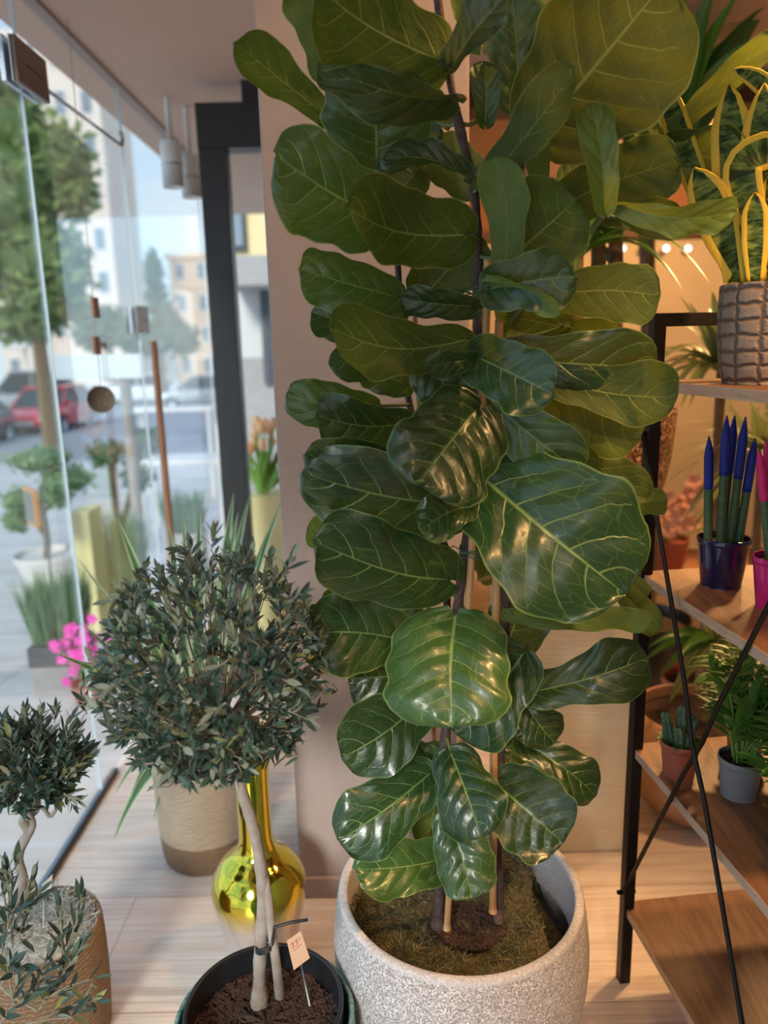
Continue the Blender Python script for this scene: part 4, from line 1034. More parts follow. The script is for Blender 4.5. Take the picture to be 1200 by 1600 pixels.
palmplant('young parlour palm in a grey pot at the right edge, nearer than its neighbour', Vector((.688, 1.150, .5945)), .038, .07, M_GREYP, 4, .17)
palmplant('parlour palm in a terracotta coloured pot at the back of the third board', Vector((.74, 1.43, .5945)), .04, .075, M_TERRA, 5, .17, 26)

# ================================================================== CREAM COLUMN, GLITTER BOWL, BACK PLANTS
ped = boxo('display_column', (.33, 1.93, 0), (.688, 2.27, .955), M_PED, bevel=.008); tag(ped, 'square cream column with a rippled face right of the pillar', 'pedestal')
GB = Vector((.56, 2.12, .9555))
gb = thing('glitter_planter', 'wide brown mosaic planter standing on the cream column', 'planter', GB)
mb = MB(); mb.lathe(prof_smooth([(0, 0), (.17, 0), (.19, .01), (.235, .14), (.25, .30), (.245, .305), (.238, .30), (.23, .24)], 5), tuple(GB), 80); mb.build('body', M_SPARK, gb)
mb = MB(); mb.lathe([(0, .27), (.232, .262)], tuple(GB), 40); mb.build('soil', M_SOIL, gb)
def rosette(parent, hub, n, Lr, W, seed, mat, up=.6, gname='leaf', droop=.5, cone=None):
    g = random.Random(seed)
    for i in range(n):
        a = i*2.4+g.uniform(-.3, .3); e = g.uniform(.0, 1.0); L = Lr*g.uniform(.7, 1.1)
        D = Vector((math.cos(a), math.sin(a)*.8, 0))
        if cone: D = D*(.4+e*.6)
        T = hub + D*L*(.45+.5*e) + Vector((0, 0, L*(up*(1-e)*1.2 - droop*e)))
        mb = MB(); strap(mb, hub+D*.01, T, W*g.uniform(.8, 1.1), L*.38*(.3+e), 12, tint=g.random(), fold=.3); mb.build(gname, mat, parent)
cn = thing('dracaena_canes', 'drooping dark dracaena on three thick canes in the brown mosaic planter', 'plant', GB+Vector((0, 0, .27)))
for k, (x0, x1, yt) in enumerate(((905, 900, 400), (930, 935, 385), (958, 962, 375))):
    mb = MB(); mb.tube(spl([Vector((aty(x0, 650, 2.1+.03*k).x, 2.1+.03*k, GB.z+.268)), aty(x1, 500, 2.1+.03*k), aty(x1, yt, 2.1+.03*k)], 5), .020, 12); mb.build('cane', M_CANE, cn)
    rosette(cn, aty(x1, yt+4, 2.1+.03*k), 12, .42, .038, 40+k, M_STRAP, .7, droop=.35)
# palm at the upper right
tpm = thing('potted_kentia_palm', 'tall palm with long bright strap leaves at the upper right corner', 'plant', (1.10, 3.0, 0))
mb = MB(); mb.lathe(prof_smooth([(0, 0), (.14, 0), (.17, .3), (.165, .3), (.16, .27)], 4), (1.10, 3.0, 0), 48); mb.build('pot', M_NURS, tpm)
mb = MB(); mb.lathe([(0, .27), (.16, .27)], (1.10, 3.0, 0), 30); mb.build('soil', M_SOIL, tpm)
hb = aty(1010, 330, 2.95)
mb = MB(); mb.tube(spl([Vector((1.10, 3.0, .26)), Vector((1.08, 3.0, .9)), hb], 6), [.03]*13, 12); mb.build('trunk', M_CANE, tpm)
g = random.Random(77)
for (x, y, W, ar) in ((1035, -40, 52, .1), (1075, -60, 46, .05), (1120, -30, 56, .1), (1160, -20, 40, .15), (1150, 50, 46, .15), (1185, 60, 36, .2), (1195, 10, 30, .2), (1060, -80, 40, .05), (1100, 120, 30, .25), (1010, -60, 50, .05), (960, -60, 40, .05), (1220, -30, 40, .1), (1230, 120, 34, .3), (1160, 170, 26, .3)):
    T = aty(x, y, 2.6+g.uniform(-.2, .2)); mb = MB(); strap(mb, hb, T, pxm(T, W)*1.3, ar, 14, tint=g.random(), fold=.3, N=(CAM-T).normalized()+Vector((g.uniform(-.4, .4), 0, .4)), twist=g.uniform(-.5, .5)); mb.build('leaf', M_STRAP, tpm)
# variegated bushes between the boards
def bush(name, label, c, potm, hubz, n, L, W, seed, mat, r=.11, h=.2, stem=True):
    t = thing(name, label, 'plant', c)
    mb = MB(); mb.lathe(prof_smooth([(0, 0), (r*.75, 0), (r, h), (r*.96, h), (r*.93, h*.9)], 4), tuple(c), 40); mb.build('pot', potm, t)
    mb = MB(); mb.lathe([(0, h*.92), (r*.95, h*.9)], tuple(c), 24); mb.build('soil', M_SOIL, t)
    hub = Vector((c.x, c.y, hubz)); mb = MB(); mb.tube([c+Vector((0, 0, h*.85)), (c+hub)/2+Vector((.01, 0, 0)), hub], .016, 10); mb.build('cane', M_CANE, t)
    rosette(t, hub, n, L, W, seed, mat); return t
bench = thing('low_display_bench', 'low brown wooden bench in the back of the shop behind the shelf unit', 'bench', (1.6, 3.4, 0))
boxo('top', (.9, 3.25, .33), (2.6, 3.85, .37), M_RED, bench, bevel=.003)
for x in (.95, 2.5):
    for y in (3.3, 3.75): boxo('leg', (x, y, 0), (x+.05, y+.05, .33), M_RED, bench)
bush('variegated_dracaena', 'variegated dracaena on a cane behind the top board, left of the scaly pot', Vector((1.13, 2.54, 0)), M_TERRA, 1.34, 44, .42, .046, 60, M_DRACC, .13, .24)
bush('variegated_dracaena', 'variegated dracaena seen between the navy pot and the top board', Vector((1.24, 2.28, 0)), M_GREYP, 1.06, 40, .40, .046, 61, M_DRACC, .10, .24)
bush('variegated_dracaena', 'shorter variegated dracaena behind the navy pot, with hanging pale leaves', Vector((1.42, 2.80, 0)), M_TERRA, .98, 34, .46, .044, 62, M_DRACC, .12, .22)
# bowl planter with small dracaena trunk
BW = Vector((.96, 2.14, 0))
bw = thing('clay_bowl_planter', 'large round buff clay bowl standing on the floor behind the shelf unit', 'planter', BW)
mb = MB(); mb.lathe(prof_smooth([(0, 0), (.1, 0), (.15, .02), (.2, .10), (.215, .20), (.205, .30), (.19, .33), (.182, .332), (.18, .32), (.19, .2)], 5), tuple(BW), 72); mb.build('body', M_BOWL, bw)
mb = MB(); mb.lathe([(0, .30), (.184, .295)], tuple(BW), 40); mb.build('soil', M_SOIL, bw)
bd_ = thing('dracaena_tree', 'small dark-leaved dracaena on one thin trunk growing in the buff clay bowl', 'plant', BW+Vector((0, 0, .3)))
hub = aty(1118, 1000, 2.14); mb = MB(); mb.tube(spl([Vector((aty(1102, 1130, 2.14).x, 2.14, .295)), aty(1108, 1060, 2.14), hub], 4), .016, 12); mb.build('trunk', M_CANE, bd_)
g = random.Random(15)
for (x, y, W) in ((1010, 1030, 16), (1012, 1012, 14), (1030, 1060, 16), (1045, 1100, 20), (1200, 930, 30), (1060, 1030, 16), (1150, 1080, 20), (1180, 1000, 24), (1130, 1090, 16), (1085, 950, 24), (1160, 930, 26), (1215, 1030, 22)):
    T = aty(x, y, 2.05+g.uniform(-.1, .1)); mb = MB(); strap(mb, hub, T, pxm(T, W)*1.3, .07, 10, tint=g.random()*.5, fold=.3, N=(CAM-T).normalized()+Vector((0, 0, .7))); mb.build('leaf', M_STRAP if W < 20 else M_DRACC, bd_)
# peach orchid-like flowers behind
fl = thing('potted_blush_flowers', 'pink and peach flowers in a pot behind the corner post of the shelf', 'plant', (1.33, 3.5, .3705))
mb = MB(); mb.lathe(prof_smooth([(0, 0), (.09, 0), (.12, .15), (.115, .15), (.11, .13), (0, .13)], 4), (1.33, 3.5, .3705), 40); mb.build('pot', M_TERRA, fl)
g = random.Random(19); fo = MB(); st = MB()
for i in range(34):
    c = Vector((1.33+g.gauss(0, .13), 3.45+g.gauss(0, .08), .62+g.uniform(-.05, .2))); st.tube([Vector((1.33, 3.5, .5)), c], .003, 5, cap=False)
    fo = MB()
    for k in range(6):
        a = k*PI/3; fo.leaf(c, Vector((math.cos(a), -.4, math.sin(a))), Vector((0, -1, .2)), .045, .035, 0)
    fo.build('flower', M_BLUSH, fl)
st.build('stems', M_TULG, fl)

# linear lamps at the back + track spots
for (x0, x1, py, lab) in ((745, 905, 243, 'long lit strip lamp high on the back wall behind the fig'),):
    a = aty(x0, py, 4.9); b = aty(x1, py, 4.9)
    t = thing('strip_lamp', lab, 'lamp', (a+b)/2)
    mb = MB(); mb.box((a.x, 4.93, a.z-.04), (b.x, 5.099, a.z+.05)); mb.build('housing', M_WHITE, t, smooth=False)
    mb = MB(); mb.box((a.x+.01, 4.92, a.z-.03), (b.x-.01, 4.93, a.z+.035)); mb.build('diffuser', M_LED, t, smooth=False)
for k in range(6):
    a = aty(905+34*k, 388, 5.1)
    t = thing('wall_downlight', 'small white light set in the cream back wall behind the dracaena canes', 'lamp', a, 'row of small lights on the back wall')
    mb = MB(); mb.tube([a+Vector((0, .0, 0)), a+Vector((0, .1, 0))], .02, 16); mb.build('housing', M_WHITE, t)
    mb = MB(); mb.tube([a+Vector((0, -.004, 0)), a], .017, 16); mb.build('lens', M_LED, t)
def spot_fixture(loc, target, label, mat=M_WHITE, lens=True, r=.032, grp='track spots'):
    loc = Vector(loc); t = thing('track_spot', label, 'lamp', Vector((loc.x, loc.y, CZ)), grp)
    D = (Vector(target)-loc).normalized()
    mb = MB(); mb.box((loc.x-.018, loc.y-.05, CZ-.03), (loc.x+.018, loc.y+.05, CZ-.0005)); mb.build('track_adapter', mat, t, smooth=False)
    mb = MB(); mb.tube([Vector((loc.x, loc.y, CZ-.03)), loc-D*.08], .008, 10); mb.build('arm', mat, t)
    mb = MB(); mb.tube([loc-D*.13, loc-D*.02], [r*.96, r], 24, cap=False); mb.tube([loc-D*.131, loc-D*.13], r*.95, 24); mb.build('can', mat, t)
    if lens:
        mb = MB(); mb.tube([loc-D*.04, loc-D*.038], r*.9, 20); mb.build('lens', M_BULB, t)
for l, tg, e, a in SPOTS:  # one fixture per spot, the added column light included
    D = (Vector(tg)-Vector(l)).normalized(); spot_fixture(Vector(l)+D*(-.02), tg, 'white track spot with its warm lamp lit, on the shop ceiling')
def canlamp(px, ptop, pbot, Y, label):
    a = aty(px[0], ptop, Y); b = aty(px[1], pbot, Y); t = thing('window_spot', label, 'lamp', Vector((a.x, Y, CZ-.02)))
    r = .042
    mb = MB(); mb.tube([Vector((a.x, Y, CZ-.0005)), Vector((a.x, Y, a.z+.01))], .011, 10); mb.build('arm', M_WHITE, t)
    mb = MB(); mb.tube([Vector((a.x, Y, a.z)), Vector((a.x, Y, b.z))], [r, r], 28); mb.build('can', M_WHITE, t)
    mb = MB(); mb.tube([Vector((a.x, Y, (a.z+b.z)/2-.004)), Vector((a.x, Y, (a.z+b.z)/2+.004))], r*1.02, 28); mb.build('ring', M_CHROME, t)
canlamp((266, 276), 222, 293, 3.30, 'white cylinder spot hanging from the track, farther from the black door frame')
canlamp((296, 301), 245, 309, 3.42, 'white cylinder spot hanging from the track, touching the black door frame')
# ---- glass fittings
def fitting(name, label, y, z, h, d, rod_=None):
    t = thing(name, label, 'fitting', (GX, y, z))
    mb = MB(); mb.box((GX-.022, y-d/2, z-h/2), (GX-.0068, y+d/2, z+h/2)); mb.box((GX+.0068, y-d/2, z-h/2), (GX+.012, y+d/2, z+h/2)); mb.build('clamp_body', M_CHROME, t, smooth=False, bevel=.002)
    mb = MB(); mb.box((GX+.012, y-d/2+.004, z-h/2), (GX+.024, y+d/2, z+h/2)); co = mb.build('cover', M_BRKT, t, smooth=False, bevel=.002)
    mb = MB(); mb.box((GX+.024, y-d*.25, z-.004), (GX+.0245, y+d*.3, z+.001)); mb.build('engraved_line', M_DARK, co, smooth=False)
    if rod_:
        a = Vector((GX+.018, y+d/2, z-.02)); b = atx(190, 228, GX+.02); mb = MB(); mb.tube([a, b], .0055, 8); mb.tube([b, b+Vector((0, .01, .025)), b+Vector((0, .0, .05))], [.008, .01, .008], 8); mb.build('rod', M_STEEL, t)
    return t
p = atx(38, 110, GX)
fitting('glass_clamp', 'bronze and chrome clamp high on the glass with a long thin rod', p.y, p.z, .115, .2, True)
p = atx(217, 500, GX)
fitting('glass_clamp', 'small bronze and chrome lock block at eye height on the far glass pane', p.y, p.z, .105, .12)
# ---- hanging ornament
p = aty(152, 470, 2.42); px_ = GX+.05
t = thing('hanging_ornament', 'round woven disc hanging on a cord with two small wooden tags by the window', 'ornament', (px_, 2.45, CZ))
pt = atx(150, 470, px_); Yh = pt.y
mb = MB(); mb.tube([Vector((px_, Yh, CZ-.001)), atx(158, 610, px_)], .0012, 5); mb.build('cord', M_TWIG, t)
d0 = atx(158, 624, px_); mb = MB(); mb.tube([d0-Vector((.0025, -.0045, 0)), d0+Vector((.0025, -.0045, 0))], .044, 30); mb.build('disc', M_CORK, t)
for (x, y, hh) in ((149, 481, .032), (151, 540, .028)):
    c = atx(x, y, px_); mb = MB(); mb.box(c-Vector((.004, .025, hh)), c+Vector((.004, .025, hh))); mb.build('tag', M_RED, t, smooth=False)

# ================================================================== OUTSIDE
def gz(x, y):
    if y < 2.6: return -.004
    if y < 6: return -.004-.196*(y-2.6)/3.4
    return -.2-.42*(y-6)/8
def cloud(mb, c, R, n, g, size, seeds=1.0):
    for i in range(n):
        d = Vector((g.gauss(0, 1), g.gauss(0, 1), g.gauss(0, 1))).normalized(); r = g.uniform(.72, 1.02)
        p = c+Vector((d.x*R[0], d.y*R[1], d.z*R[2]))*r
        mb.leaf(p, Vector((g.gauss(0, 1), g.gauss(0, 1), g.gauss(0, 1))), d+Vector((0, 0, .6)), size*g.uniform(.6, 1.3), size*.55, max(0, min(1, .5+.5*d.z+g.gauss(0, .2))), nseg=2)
def ico(mb, c, R, g, amp=.12):
    P = []
    for i in range(13):
        th = PI*i/12; P.append([])
        for k in range(20):
            ph = 2*PI*k/20; q_ = 1+g.uniform(-amp, amp); P[-1].append(c+Vector((R[0]*math.sin(th)*math.cos(ph)*q_, R[1]*math.sin(th)*math.sin(ph)*q_, R[2]*math.cos(th)*q_)))
    mb.quadgrid(P, True, .2, close_v=True)
def tree(label, Y, blobs, trunk, mat, size, seed, dens=260, name='street_tree'):
    """blobs: (px, py, rpx, rpy)"""
    g = random.Random(seed); tb = aty(trunk[0], 543, Y); t = thing(name, label, 'tree', (tb.x, Y, -1.0))
    mb = MB()
    for (x, y, rx, ry) in blobs:
        c = aty(x, y, Y); R = (pxm(c, rx), pxm(c, (rx+ry)/2), pxm(c, ry)); ico(mb, c, [q_*.8 for q_ in R], g); cloud(mb, c, R, dens, g, size)
    stuff(mb.build('foliage', mat, t))
    c = aty(blobs[0][0], blobs[0][1], Y); mb = MB(); mb.tube([Vector((tb.x, Y, -1.05)), Vector((tb.x+.05, Y, 0)), c], [size*.6+.06, .09+size*.3, .05], 10); mb.build('trunk', M_CANE, t); return t
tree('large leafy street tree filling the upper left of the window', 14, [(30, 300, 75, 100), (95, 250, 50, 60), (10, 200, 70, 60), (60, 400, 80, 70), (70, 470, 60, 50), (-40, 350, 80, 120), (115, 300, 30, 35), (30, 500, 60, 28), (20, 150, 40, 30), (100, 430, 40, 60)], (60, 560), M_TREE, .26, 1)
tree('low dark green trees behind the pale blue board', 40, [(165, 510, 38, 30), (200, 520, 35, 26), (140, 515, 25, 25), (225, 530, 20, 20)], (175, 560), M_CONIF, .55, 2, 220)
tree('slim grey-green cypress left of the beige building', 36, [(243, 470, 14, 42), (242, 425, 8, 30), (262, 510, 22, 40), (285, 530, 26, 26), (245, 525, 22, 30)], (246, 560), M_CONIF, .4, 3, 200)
def building(label, px0, px1, ptop, Y, mat, nx, nz_, deep=6.0, name='apartment_building', base=-1.1):
    a = aty(px0, ptop, Y); b = aty(px1, ptop, Y); t = thing(name, label, 'building', ((a.x+b.x)/2, Y, base))
    boxo('wall', (a.x, Y, base), (b.x, Y+deep, a.z), mat, t)
    boxo('roof', (a.x-.2, Y-.2, a.z), (b.x+.2, Y+deep, a.z+.4), mat, t)
    W_ = b.x-a.x; Hh = a.z-base
    for i in range(nx):
        for k in range(nz_):
            x = a.x+W_*(i+.5)/nx; z = base+Hh*(k+.62)/nz_; w2 = W_/nx*.22; h2 = Hh/nz_*.27
            f = boxo('window', (x-w2, Y-.06, z-h2), (x+w2, Y-.001, z+h2), M_CANV, t); boxo('pane', (x-w2*.85, Y-.09, z-h2*.88), (x+w2*.85, Y-.061, z+h2*.88), M_PANE, f)
    return t
building('tall pinkish apartment block behind the large street tree', -60, 146, 60, 52, M_BLDP, 5, 8, base=-1.1)
building('lower beige building beside the black door frame', 262, 400, 405, 60, M_BLDB, 4, 4)
building('grey building low behind the parked cars', 130, 262, 528, 66, M_BLDG, 6, 2)
# ---- cars
def car(label, px, py_ground, Y, mat, yaw, L=4.1, Hh=1.45, zg=-1.0, name='parked_car', detail=True):
    c = aty(px, 620, Y); c = Vector((c.x, Y, zg)); t = thing(name, label, 'car', c)
    R = Matrix.Translation(c) @ Matrix.Rotation(yaw, 4, 'Z'); W = .86
    # side outline along local x (front at -x)
    body = [(-L/2, .28), (-L/2-.02, .5), (-L/2+.12, .68), (-L/2+1.0, .86), (L/2-.25, .9), (L/2-.02, .8), (L/2, .45), (L/2-.05, .25)]
    def loft(mb, outline, w0, w1, n=8):
        P = []
        for i in range(n+1):
            y = -1+2*i/n; k = 1-.06*abs(y)**4; wd = w0*y
            P.append([R @ Vector((x*k, wd*(1-.08*((z-.5)/.9)**2), z)) for x, z in outline])
        mb.quadgrid(P, True, close_v=True)
        m_ = len(outline)
        for base, rev in ((0, False), (n*m_, True)):
            f_ = tuple(base+i for i in range(m_)); mb.f.append(f_[::-1] if rev else f_); mb.mi.append(0); mb.uv.append(((0, 0),)*m_)
    mb = MB(); loft(mb, body, W, W); mb.build('body', mat, t, bevel=.03)
    cab = [(-L/2+.95, .84), (-L/2+1.62, Hh-.04), (-L/2+2.0, Hh), (L/2-1.0, Hh-.02), (L/2-.3, .88)]
    P = []
    mb = MB()
    def cabin(mb, sc_, top):
        lo = [(-L/2+.92, .85), (L/2-.28, .88)]; hi = [(-L/2+1.65, top), (L/2-.95, top-.02)]
        v = []
        for (x, z), wd in ((lo[0], .80), (lo[1], .80), (hi[1], .62), (hi[0], .62)):
            for sg in (-1, 1): v.append(R @ Vector((x*sc_, wd*sg*sc_, z)))
        b0 = len(mb.v)
        for p_ in v: mb.v.append(tuple(p_)); mb.tint.append(0)
        for f_ in ((0, 1, 3, 2), (2, 3, 5, 4), (4, 5, 7, 6), (6, 7, 1, 0), (0, 2, 4, 6), (1, 7, 5, 3)):
            mb.f.append(tuple(b0+i for i in f_)); mb.mi.append(0); mb.uv.append(((0, 0),)*4)
    cabin(mb, 1.0, Hh-.05); mb.build('windows', M_CGLS, t, smooth=False)
    mb = MB(); mb.box((-L/2+1.6, -.64, Hh-.07), (L/2-.9, .64, Hh), mat=R)
    for x0, x1, x2, x3 in ((-L/2+.92, -L/2+1.66, 0, 0), (L/2-.28, L/2-.95, 0, 0), (.15, .15, 0, 0)):
        for sg in (-1, 1): mb.tube([R @ Vector((x0, .81*sg, .85)), R @ Vector((x1, .635*sg, Hh-.04))], .035, 6)
    mb.build('roof', mat, t, smooth=False, bevel=.02)
    for x in (-L/2+.75, L/2-.72):
        for sg in (-1, 1):
            mb = MB(); mb.tube([R @ Vector((x, sg*.68, .31)), R @ Vector((x, sg*.875, .31))], .31, 22); wh = mb.build('wheel', M_TYRE, t)
            mb = MB(); mb.tube([R @ Vector((x, sg*.872, .31)), R @ Vector((x, sg*.885, .31))], .19, 14); mb.build('hubcap', M_CHROME, wh)
    if detail:
        for sg in (-1, 1):
            mb = MB(); mb.box((-L/2-.03, sg*.62-.17, .55), (-L/2+.3, sg*.62+.17, .69), mat=R); mb.build('headlamp', M_LAMP, t, smooth=False, bevel=.02)
        mb = MB(); mb.box((-L/2-.045, -.26, .36), (-L/2-.02, .26, .47), mat=R); mb.build('number_plate', M_WHITE, t, smooth=False)
        mb = MB(); mb.box((-L/2-.03, -.5, .24), (-L/2+.02, .5, .33), mat=R); mb.build('grille', M_DARK, t, smooth=False)
        for sg in (-1, 1):
            mb = MB(); mb.box((-L/2+1.25, sg*.83-.07, .88), (-L/2+1.4, sg*.83+.07, 1.0), mat=R); mb.build('mirror', mat, t, smooth=False)
    return t
car('red hatchback parked with its front turned towards the shop', 80, 655, 25, M_CARR, math.radians(90))
car('dark grey car cut by the left edge of the window view', -82, 670, 20.3, M_CARG, math.radians(92))
car('silver van-like car parked behind the red hatchback', 48, 600, 33.0, M_CARS, math.radians(20), 4.6, 1.8)
car('white car parked farther right than the red hatchback', 215, 600, 37, M_CARW, math.radians(8))
car('silver car parked beside the white one, nearer the door frame', 318, 600, 33, M_CARS, math.radians(12))
car('white car parked in the far row behind the silver one', 190, 590, 47, M_CARW, math.radians(10))
car('dark red car far off seen through the door glass', 424, 590, 30, simple('wine_paint', (.2, .01, .04), .3, noise=(.18, .01, .035), nscale=3), math.radians(10))
# ---- parasol
def parasol(px, py, Y, label):
    c = aty(px, py, Y); t = thing('market_parasol', label, 'parasol', (c.x, Y, -1.0))
    mb = MB(); P = []
    for r, z in ((.02, .35), (.6, .2), (1.15, 0), (1.15, -.18)): P.append([Vector((c.x+r*math.cos(2*PI*k/24), Y+r*math.sin(2*PI*k/24), c.z+z)) for k in range(24)])
    mb.quadgrid(P, True, close_v=True); mb.build('canopy', M_CANV, t, solid=.01)
    mb = MB(); mb.tube([Vector((c.x, Y, -1.0)), Vector((c.x, Y, c.z+.34))], .07, 10); mb.build('pole', M_WHITE, t)
parasol(38, 538, 42, 'white parasol on a pole behind the silver car')
parasol(-45, 533, 42, 'white parasol partly cut by the left picture edge')
# ---- signboard on wooden post
t = thing('notice_board', 'long pale blue board fixed across a grey wooden post outside', 'sign', (aty(200, 700, 4.6).x, 4.6, gz(0, 4.6)))
a = aty(78, 556, 4.6); b = aty(226, 590, 4.6); boxo('board', (a.x, 4.60, b.z), (b.x, 4.63, a.z), M_SIGN, t)
mb = MB(); tp_ = aty(192, 560, 4.66); bt_ = aty(212, 850, 4.66); bt2 = Vector((tp_.x, 4.66, gz(0, 4.66)-.02)); mb.tube([bt2, Vector((tp_.x, 4.66, tp_.z))], .035, 10); mb.build('post', M_POST, t)
mb = MB(); a = aty(240, 533, 3.0); mb.tube([Vector((a.x, 3.0, gz(0, 3)-.02)), a], [.017, .013], 8); o = mb.build('wooden_stake', M_RED, origin=Vector((a.x, 3.0, gz(0, 3)))); tag(o, 'thin reddish wooden stake standing upright outside the window', 'stake')
# ---- cloud-pruned bonsai
BY = 5.2
def zpx(px, py, Y): return aty(px, py, Y)
bc = zpx(62, 800, BY); t = thing('cloud_pruned_tree', 'cloud-pruned bonsai tree with flat leafy pads in a pale pot outside', 'plant', (bc.x, BY, gz(0, BY)))
g = random.Random(14); mb = MB()
for (x, y, rx, ry) in ((62, 718, 50, 20), (30, 780, 24, 18), (105, 750, 45, 22), (25, 812, 18, 20), (85, 775, 26, 14)):
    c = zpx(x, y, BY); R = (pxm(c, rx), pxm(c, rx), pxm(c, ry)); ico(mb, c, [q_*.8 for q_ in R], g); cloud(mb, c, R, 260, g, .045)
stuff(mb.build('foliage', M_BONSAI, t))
mb = MB(); mb.tube(spl([zpx(70, 905, BY), zpx(74, 850, BY), zpx(66, 790, BY), zpx(72, 750, BY), zpx(62, 720, BY)], 5), .022, 10); mb.tube([zpx(68, 800, BY), zpx(90, 780, BY), zpx(105, 755, BY)], .014, 8); mb.tube([zpx(72, 840, BY), zpx(45, 800, BY), zpx(30, 785, BY)], .014, 8); mb.build('trunk', M_CANE, t)
pz = gz(0, BY); ph_ = zpx(70, 865, BY).z-pz
mb = MB(); mb.lathe(prof_smooth([(0, 0), (.17, 0), (.2, ph_*.5), (.24, ph_), (.225, ph_), (.21, ph_*.85), (0, ph_*.85)], 4), (bc.x+.03, BY, pz), 40); mb.build('pot', M_WHITE, t)
# dark leafy topiary at right of it
c = zpx(172, 708, 6.0); t = thing('dark_leaf_shrub', 'dark green round-headed shrub on a stem behind the wooden post outside', 'plant', (c.x, 6.0, gz(0, 6))); mb = MB()
for (x, y, rx, ry) in ((170, 708, 34, 20), (215, 745, 24, 18), (225, 690, 30, 24)):
    c2 = zpx(x, y, 6.0); R = (pxm(c2, rx), pxm(c2, rx), pxm(c2, ry)); ico(mb, c2, [q_*.8 for q_ in R], g); cloud(mb, c2, R, 240, g, .06)
stuff(mb.build('foliage', M_CONIF, t)); mb = MB(); mb.tube([Vector((c.x, 6, gz(0, 6))), c], .03, 8); mb.tube([Vector((c.x, 6, -.05)), zpx(215, 745, 6.0)], .02, 8); mb.tube([Vector((c.x, 6, -.02)), zpx(225, 690, 6.0)], .02, 8); mb.build('trunk', M_CANE, t)
# yellow planter column
a = zpx(108, 800, 4.0); b = zpx(160, 950, 4.0)
mb = MB(); mb.box((a.x, 4.0, gz(0, 4)), (b.x-.02, 4.2, a.z)); o = mb.build('yellow_planter', M_YEL, smooth=False, bevel=.01, origin=Vector(((a.x+b.x)/2, 4.1, gz(0, 4)))); tag(o, 'tall pale yellow planter column standing outside behind the grasses', 'planter')
# grasses beside it
def grass(label, px, ptop, pbot, Y, wpx, potm, n, seed, name='potted_grass', pot=None):
    g = random.Random(seed); top = zpx(px, ptop, Y); zb = zpx(px, pbot, Y).z; z0 = gz(0, Y); hw = pxm(top, wpx/2)
    t = thing(name, label, 'plant', (top.x, Y, z0))
    zb = max(zb, z0+.12)
    boxo('trough', (top.x-hw*.9, Y-.1, z0), (top.x+hw*.9, Y+.1, zb), potm[0], t, bevel=.005)
    if len(potm) > 1: boxo('trough_top', (top.x-hw*.93, Y-.105, zb-.09), (top.x+hw*.93, Y+.105, zb+.002), potm[1], t, bevel=.004)
    mb = MB()
    for i in range(n):
        x = g.uniform(-1, 1); B = Vector((top.x+x*hw*.8, Y+g.uniform(-.08, .08), zb)); T = B+Vector((x*hw*.35+g.gauss(0, .02), g.gauss(0, .04), (top.z-zb)*g.uniform(.6, 1.02)))
        strap(mb, B, T, .009, .02, 4, tint=g.random(), N=Vector((g.gauss(0, .5), -1, .2)))
    stuff(mb.build('blades', M_GRASS, t)); return t
grass('tall soft grasses in a dark zinc trough nearest the window outside', 82, 885, 1000, 3.2, 84, (M_STONE, M_TROUGH), 420, 5)
grass('dark green grasses right of the yellow planter column', 184, 790, 940, 4.3, 62, (M_STONE,), 380, 6)
grass('low grey-green grasses beyond the thin reddish stake', 285, 760, 830, 4.4, 60, (M_STONE,), 260, 7)
# magenta flowers
c = zpx(128, 1030, 3.05); t = thing('potted_magenta_flowers', 'bright magenta flowers low down beside the dark zinc trough', 'plant', (c.x, 3.05, gz(0, 3.05)))
mb = MB(); mb.lathe([(0, 0), (.06, 0), (.075, .09), (.07, .09), (0, .08)], (c.x+.02, 3.05, gz(0, 3.05)), 24); mb.build('pot', M_TERRA, t)
fo = MB(); st = MB(); g = random.Random(23)
for i in range(46):
    p = zpx(128+g.gauss(0, 20), 1022+g.gauss(0, 24), 3.05+g.gauss(0, .04))
    if p.z < gz(0, 3)+.02: continue
    st.tube([Vector((c.x+.02, 3.05, gz(0, 3)+.08)), p], .0015, 4, cap=False)
    fo = MB()
    for k in range(5): fo.leaf(p, Vector((math.cos(k*1.26), -.3, math.sin(k*1.26))), Vector((0, -1, .2)), .026, .022, 0, nseg=3)
    fo.build('flower', M_MAG, t)
st.build('stems', M_TULG, t)
# sign on stake
c = zpx(50, 792, 3.7); t = thing('slate_sign', 'small slate plaque in an orange wood frame on a thin metal stake', 'sign', (c.x+.03, 3.72, gz(0, 3.7)))
RS = Matrix.Translation(Vector((c.x, 3.7, c.z))) @ Matrix.Rotation(math.radians(-50), 4, 'Z')
mb = MB(); mb.box((-.085, -.012, -.095), (.085, .012, .095), mat=RS); mb.build('frame', M_ORANGE, t, smooth=False, bevel=.003)
mb = MB(); mb.box((-.068, -.014, -.078), (.068, -.0121, .078), mat=RS); mb.build('slate', M_SLATE, t, smooth=False)
mb = MB(); mb.tube([Vector((c.x+.04, 3.73, gz(0, 3.7))), Vector((c.x+.04, 3.73, c.z+.1))], .007, 8); mb.build('stake', M_STEEL, t)
# low white benches (tables) outside with trays
def table(px0, px1, py, Y, label, dd=.5):
    a = zpx(px0, py, Y); b = zpx(px1, py, Y); z0 = gz(0, Y); t = thing('white_display_table', label, 'table', ((a.x+b.x)/2, Y, z0))
    boxo('top', (a.x, Y, a.z-.04), (b.x, Y+dd, a.z), M_WHITE, t, bevel=.004)
    for x in (a.x+.03, b.x-.07):
        for y in (Y+.03, Y+dd-.07): boxo('leg', (x, y, z0-.05), (x+.04, y+.04, a.z-.04), M_WHITE, t)
table(196, 330, 640, 9.5, 'white display table outside, the farther and higher in the view')
table(206, 350, 722, 7.0, 'white display table outside, the nearer one behind the reddish stake')
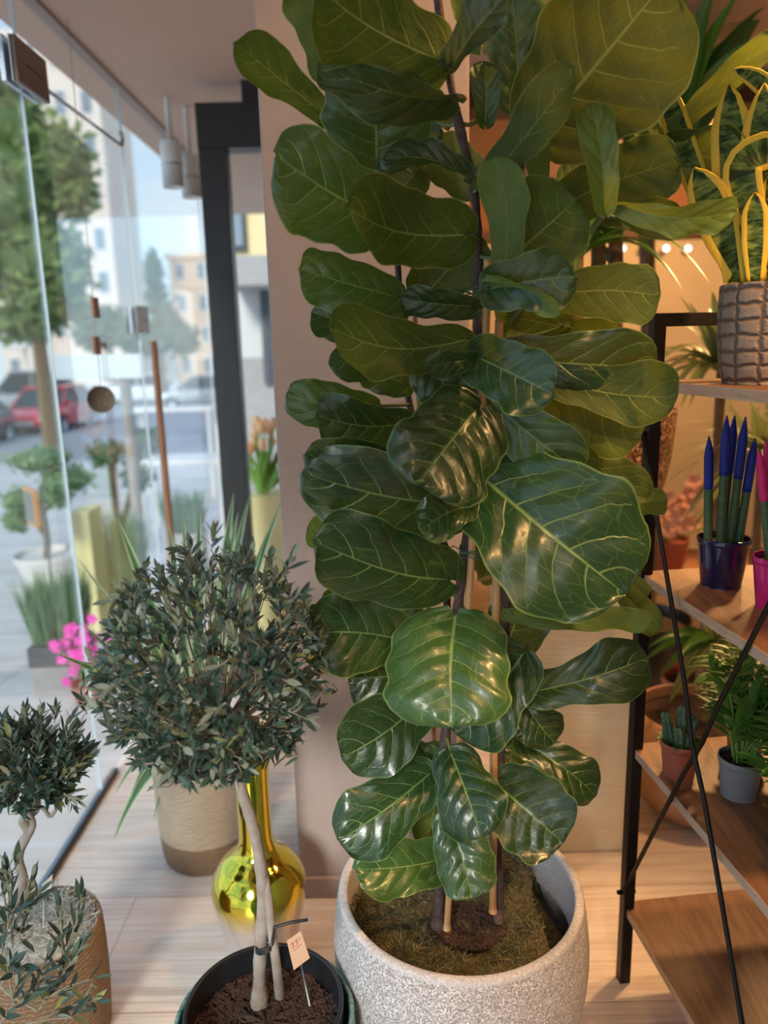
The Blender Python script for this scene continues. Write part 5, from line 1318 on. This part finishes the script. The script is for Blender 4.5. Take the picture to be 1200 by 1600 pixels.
# tulips in yellow planter behind the door frame
TY = 3.55; a = zpx(385, 778, TY); b = zpx(445, 778, TY)
yb = thing('cream_flower_stand', 'pale yellow square stand carrying the glass of tulips behind the door', 'planter', ((a.x+b.x)/2+.03, TY+.1, gz(0, TY)))
boxo('body', (a.x, TY, gz(0, TY)-.02 if False else 0.0), (b.x+.1, TY+.24, a.z), M_YEL, yb, bevel=.006)
tl = thing('tulip_bunch', 'bunch of peach tulips with green leaves standing behind the black door frame', 'flowers', ((a.x+b.x)/2, TY+.1, a.z))
st = MB(); g = random.Random(27); fl_ = []
cx = zpx(412, 778, TY+.1).x
mb = MB(); mb.lathe([(.075, 0.001), (.08, .16), (.078, .16), (.073, .006), (0, .006)], (cx, TY+.1, a.z), 32); tv = mb.build('glass_vase', M_GLASS, None); tv.parent = None
bpy.data.objects.remove(tv)
for i in range(20):
    T = zpx(412+g.uniform(-38, 40), 690+g.uniform(-28, 22), TY+.1+g.uniform(-.06, .06)); B = Vector((cx+g.uniform(-.04, .04), TY+.1+g.uniform(-.03, .03), a.z+.002))
    st.tube(bez(B, B.lerp(T, .5)+Vector((0, 0, .03)), T, 5), .0045, 6, cap=False)
    mb = MB(); mb.lathe(prof_smooth([(.003, -.005), (.018, .008), (.021, .028), (.014, .05), (.003, .056)], 3), tuple(T), 14); mb.build('tulip_head', M_TULIP, tl)
    st.leaf(B, T-B+Vector((g.gauss(0, .05), g.gauss(0, .05), 0)), Vector((g.gauss(0, 1), -1, .2)), (T-B).length*.85, .03, 0)
st.build('stems', M_TULG, tl)
# neighbouring shop seen through the door glass
nb = thing('neighbour_shopfront', 'warm yellow neighbouring shopfront with dark awning seen through the door glass', 'building', (.2, 9.0, -.4))
NY = 9.0
def nbx(name, x0, x1, y0, y1, m, dep, par=nb, off=0.0):
    a = aty(x0, y0, NY-off); b = aty(x1, y1, NY-off); return boxo(name, (a.x, NY-off, b.z), (b.x, NY-off+dep, a.z), m, par)
nbx('wall', 352, 620, 180, 400, M_YWALL, 1.5)
f = nbx('window_frame', 352, 386, 285, 392, M_FRAME, .05, nb, .06); nbx('pane', 356, 380, 296, 384, M_PANE, .02, f, .09)
nbx('awning', 348, 620, 400, 440, M_STONE, 1.0, nb, .8)
nbx('lower_wall', 346, 620, 440, 560, M_BLDG, 1.2, nb, 0.0)
nbx('dark_door', 405, 425, 450, 600, M_TROUGH, .1, nb, .11)
a = aty(346, 560, NY-.02); b = aty(620, 560, NY-.02); boxo('plinth', (a.x, NY-.02, -.42), (b.x, NY+1.2, a.z), M_STONE, nb)

print('fig leaves', leafcount)
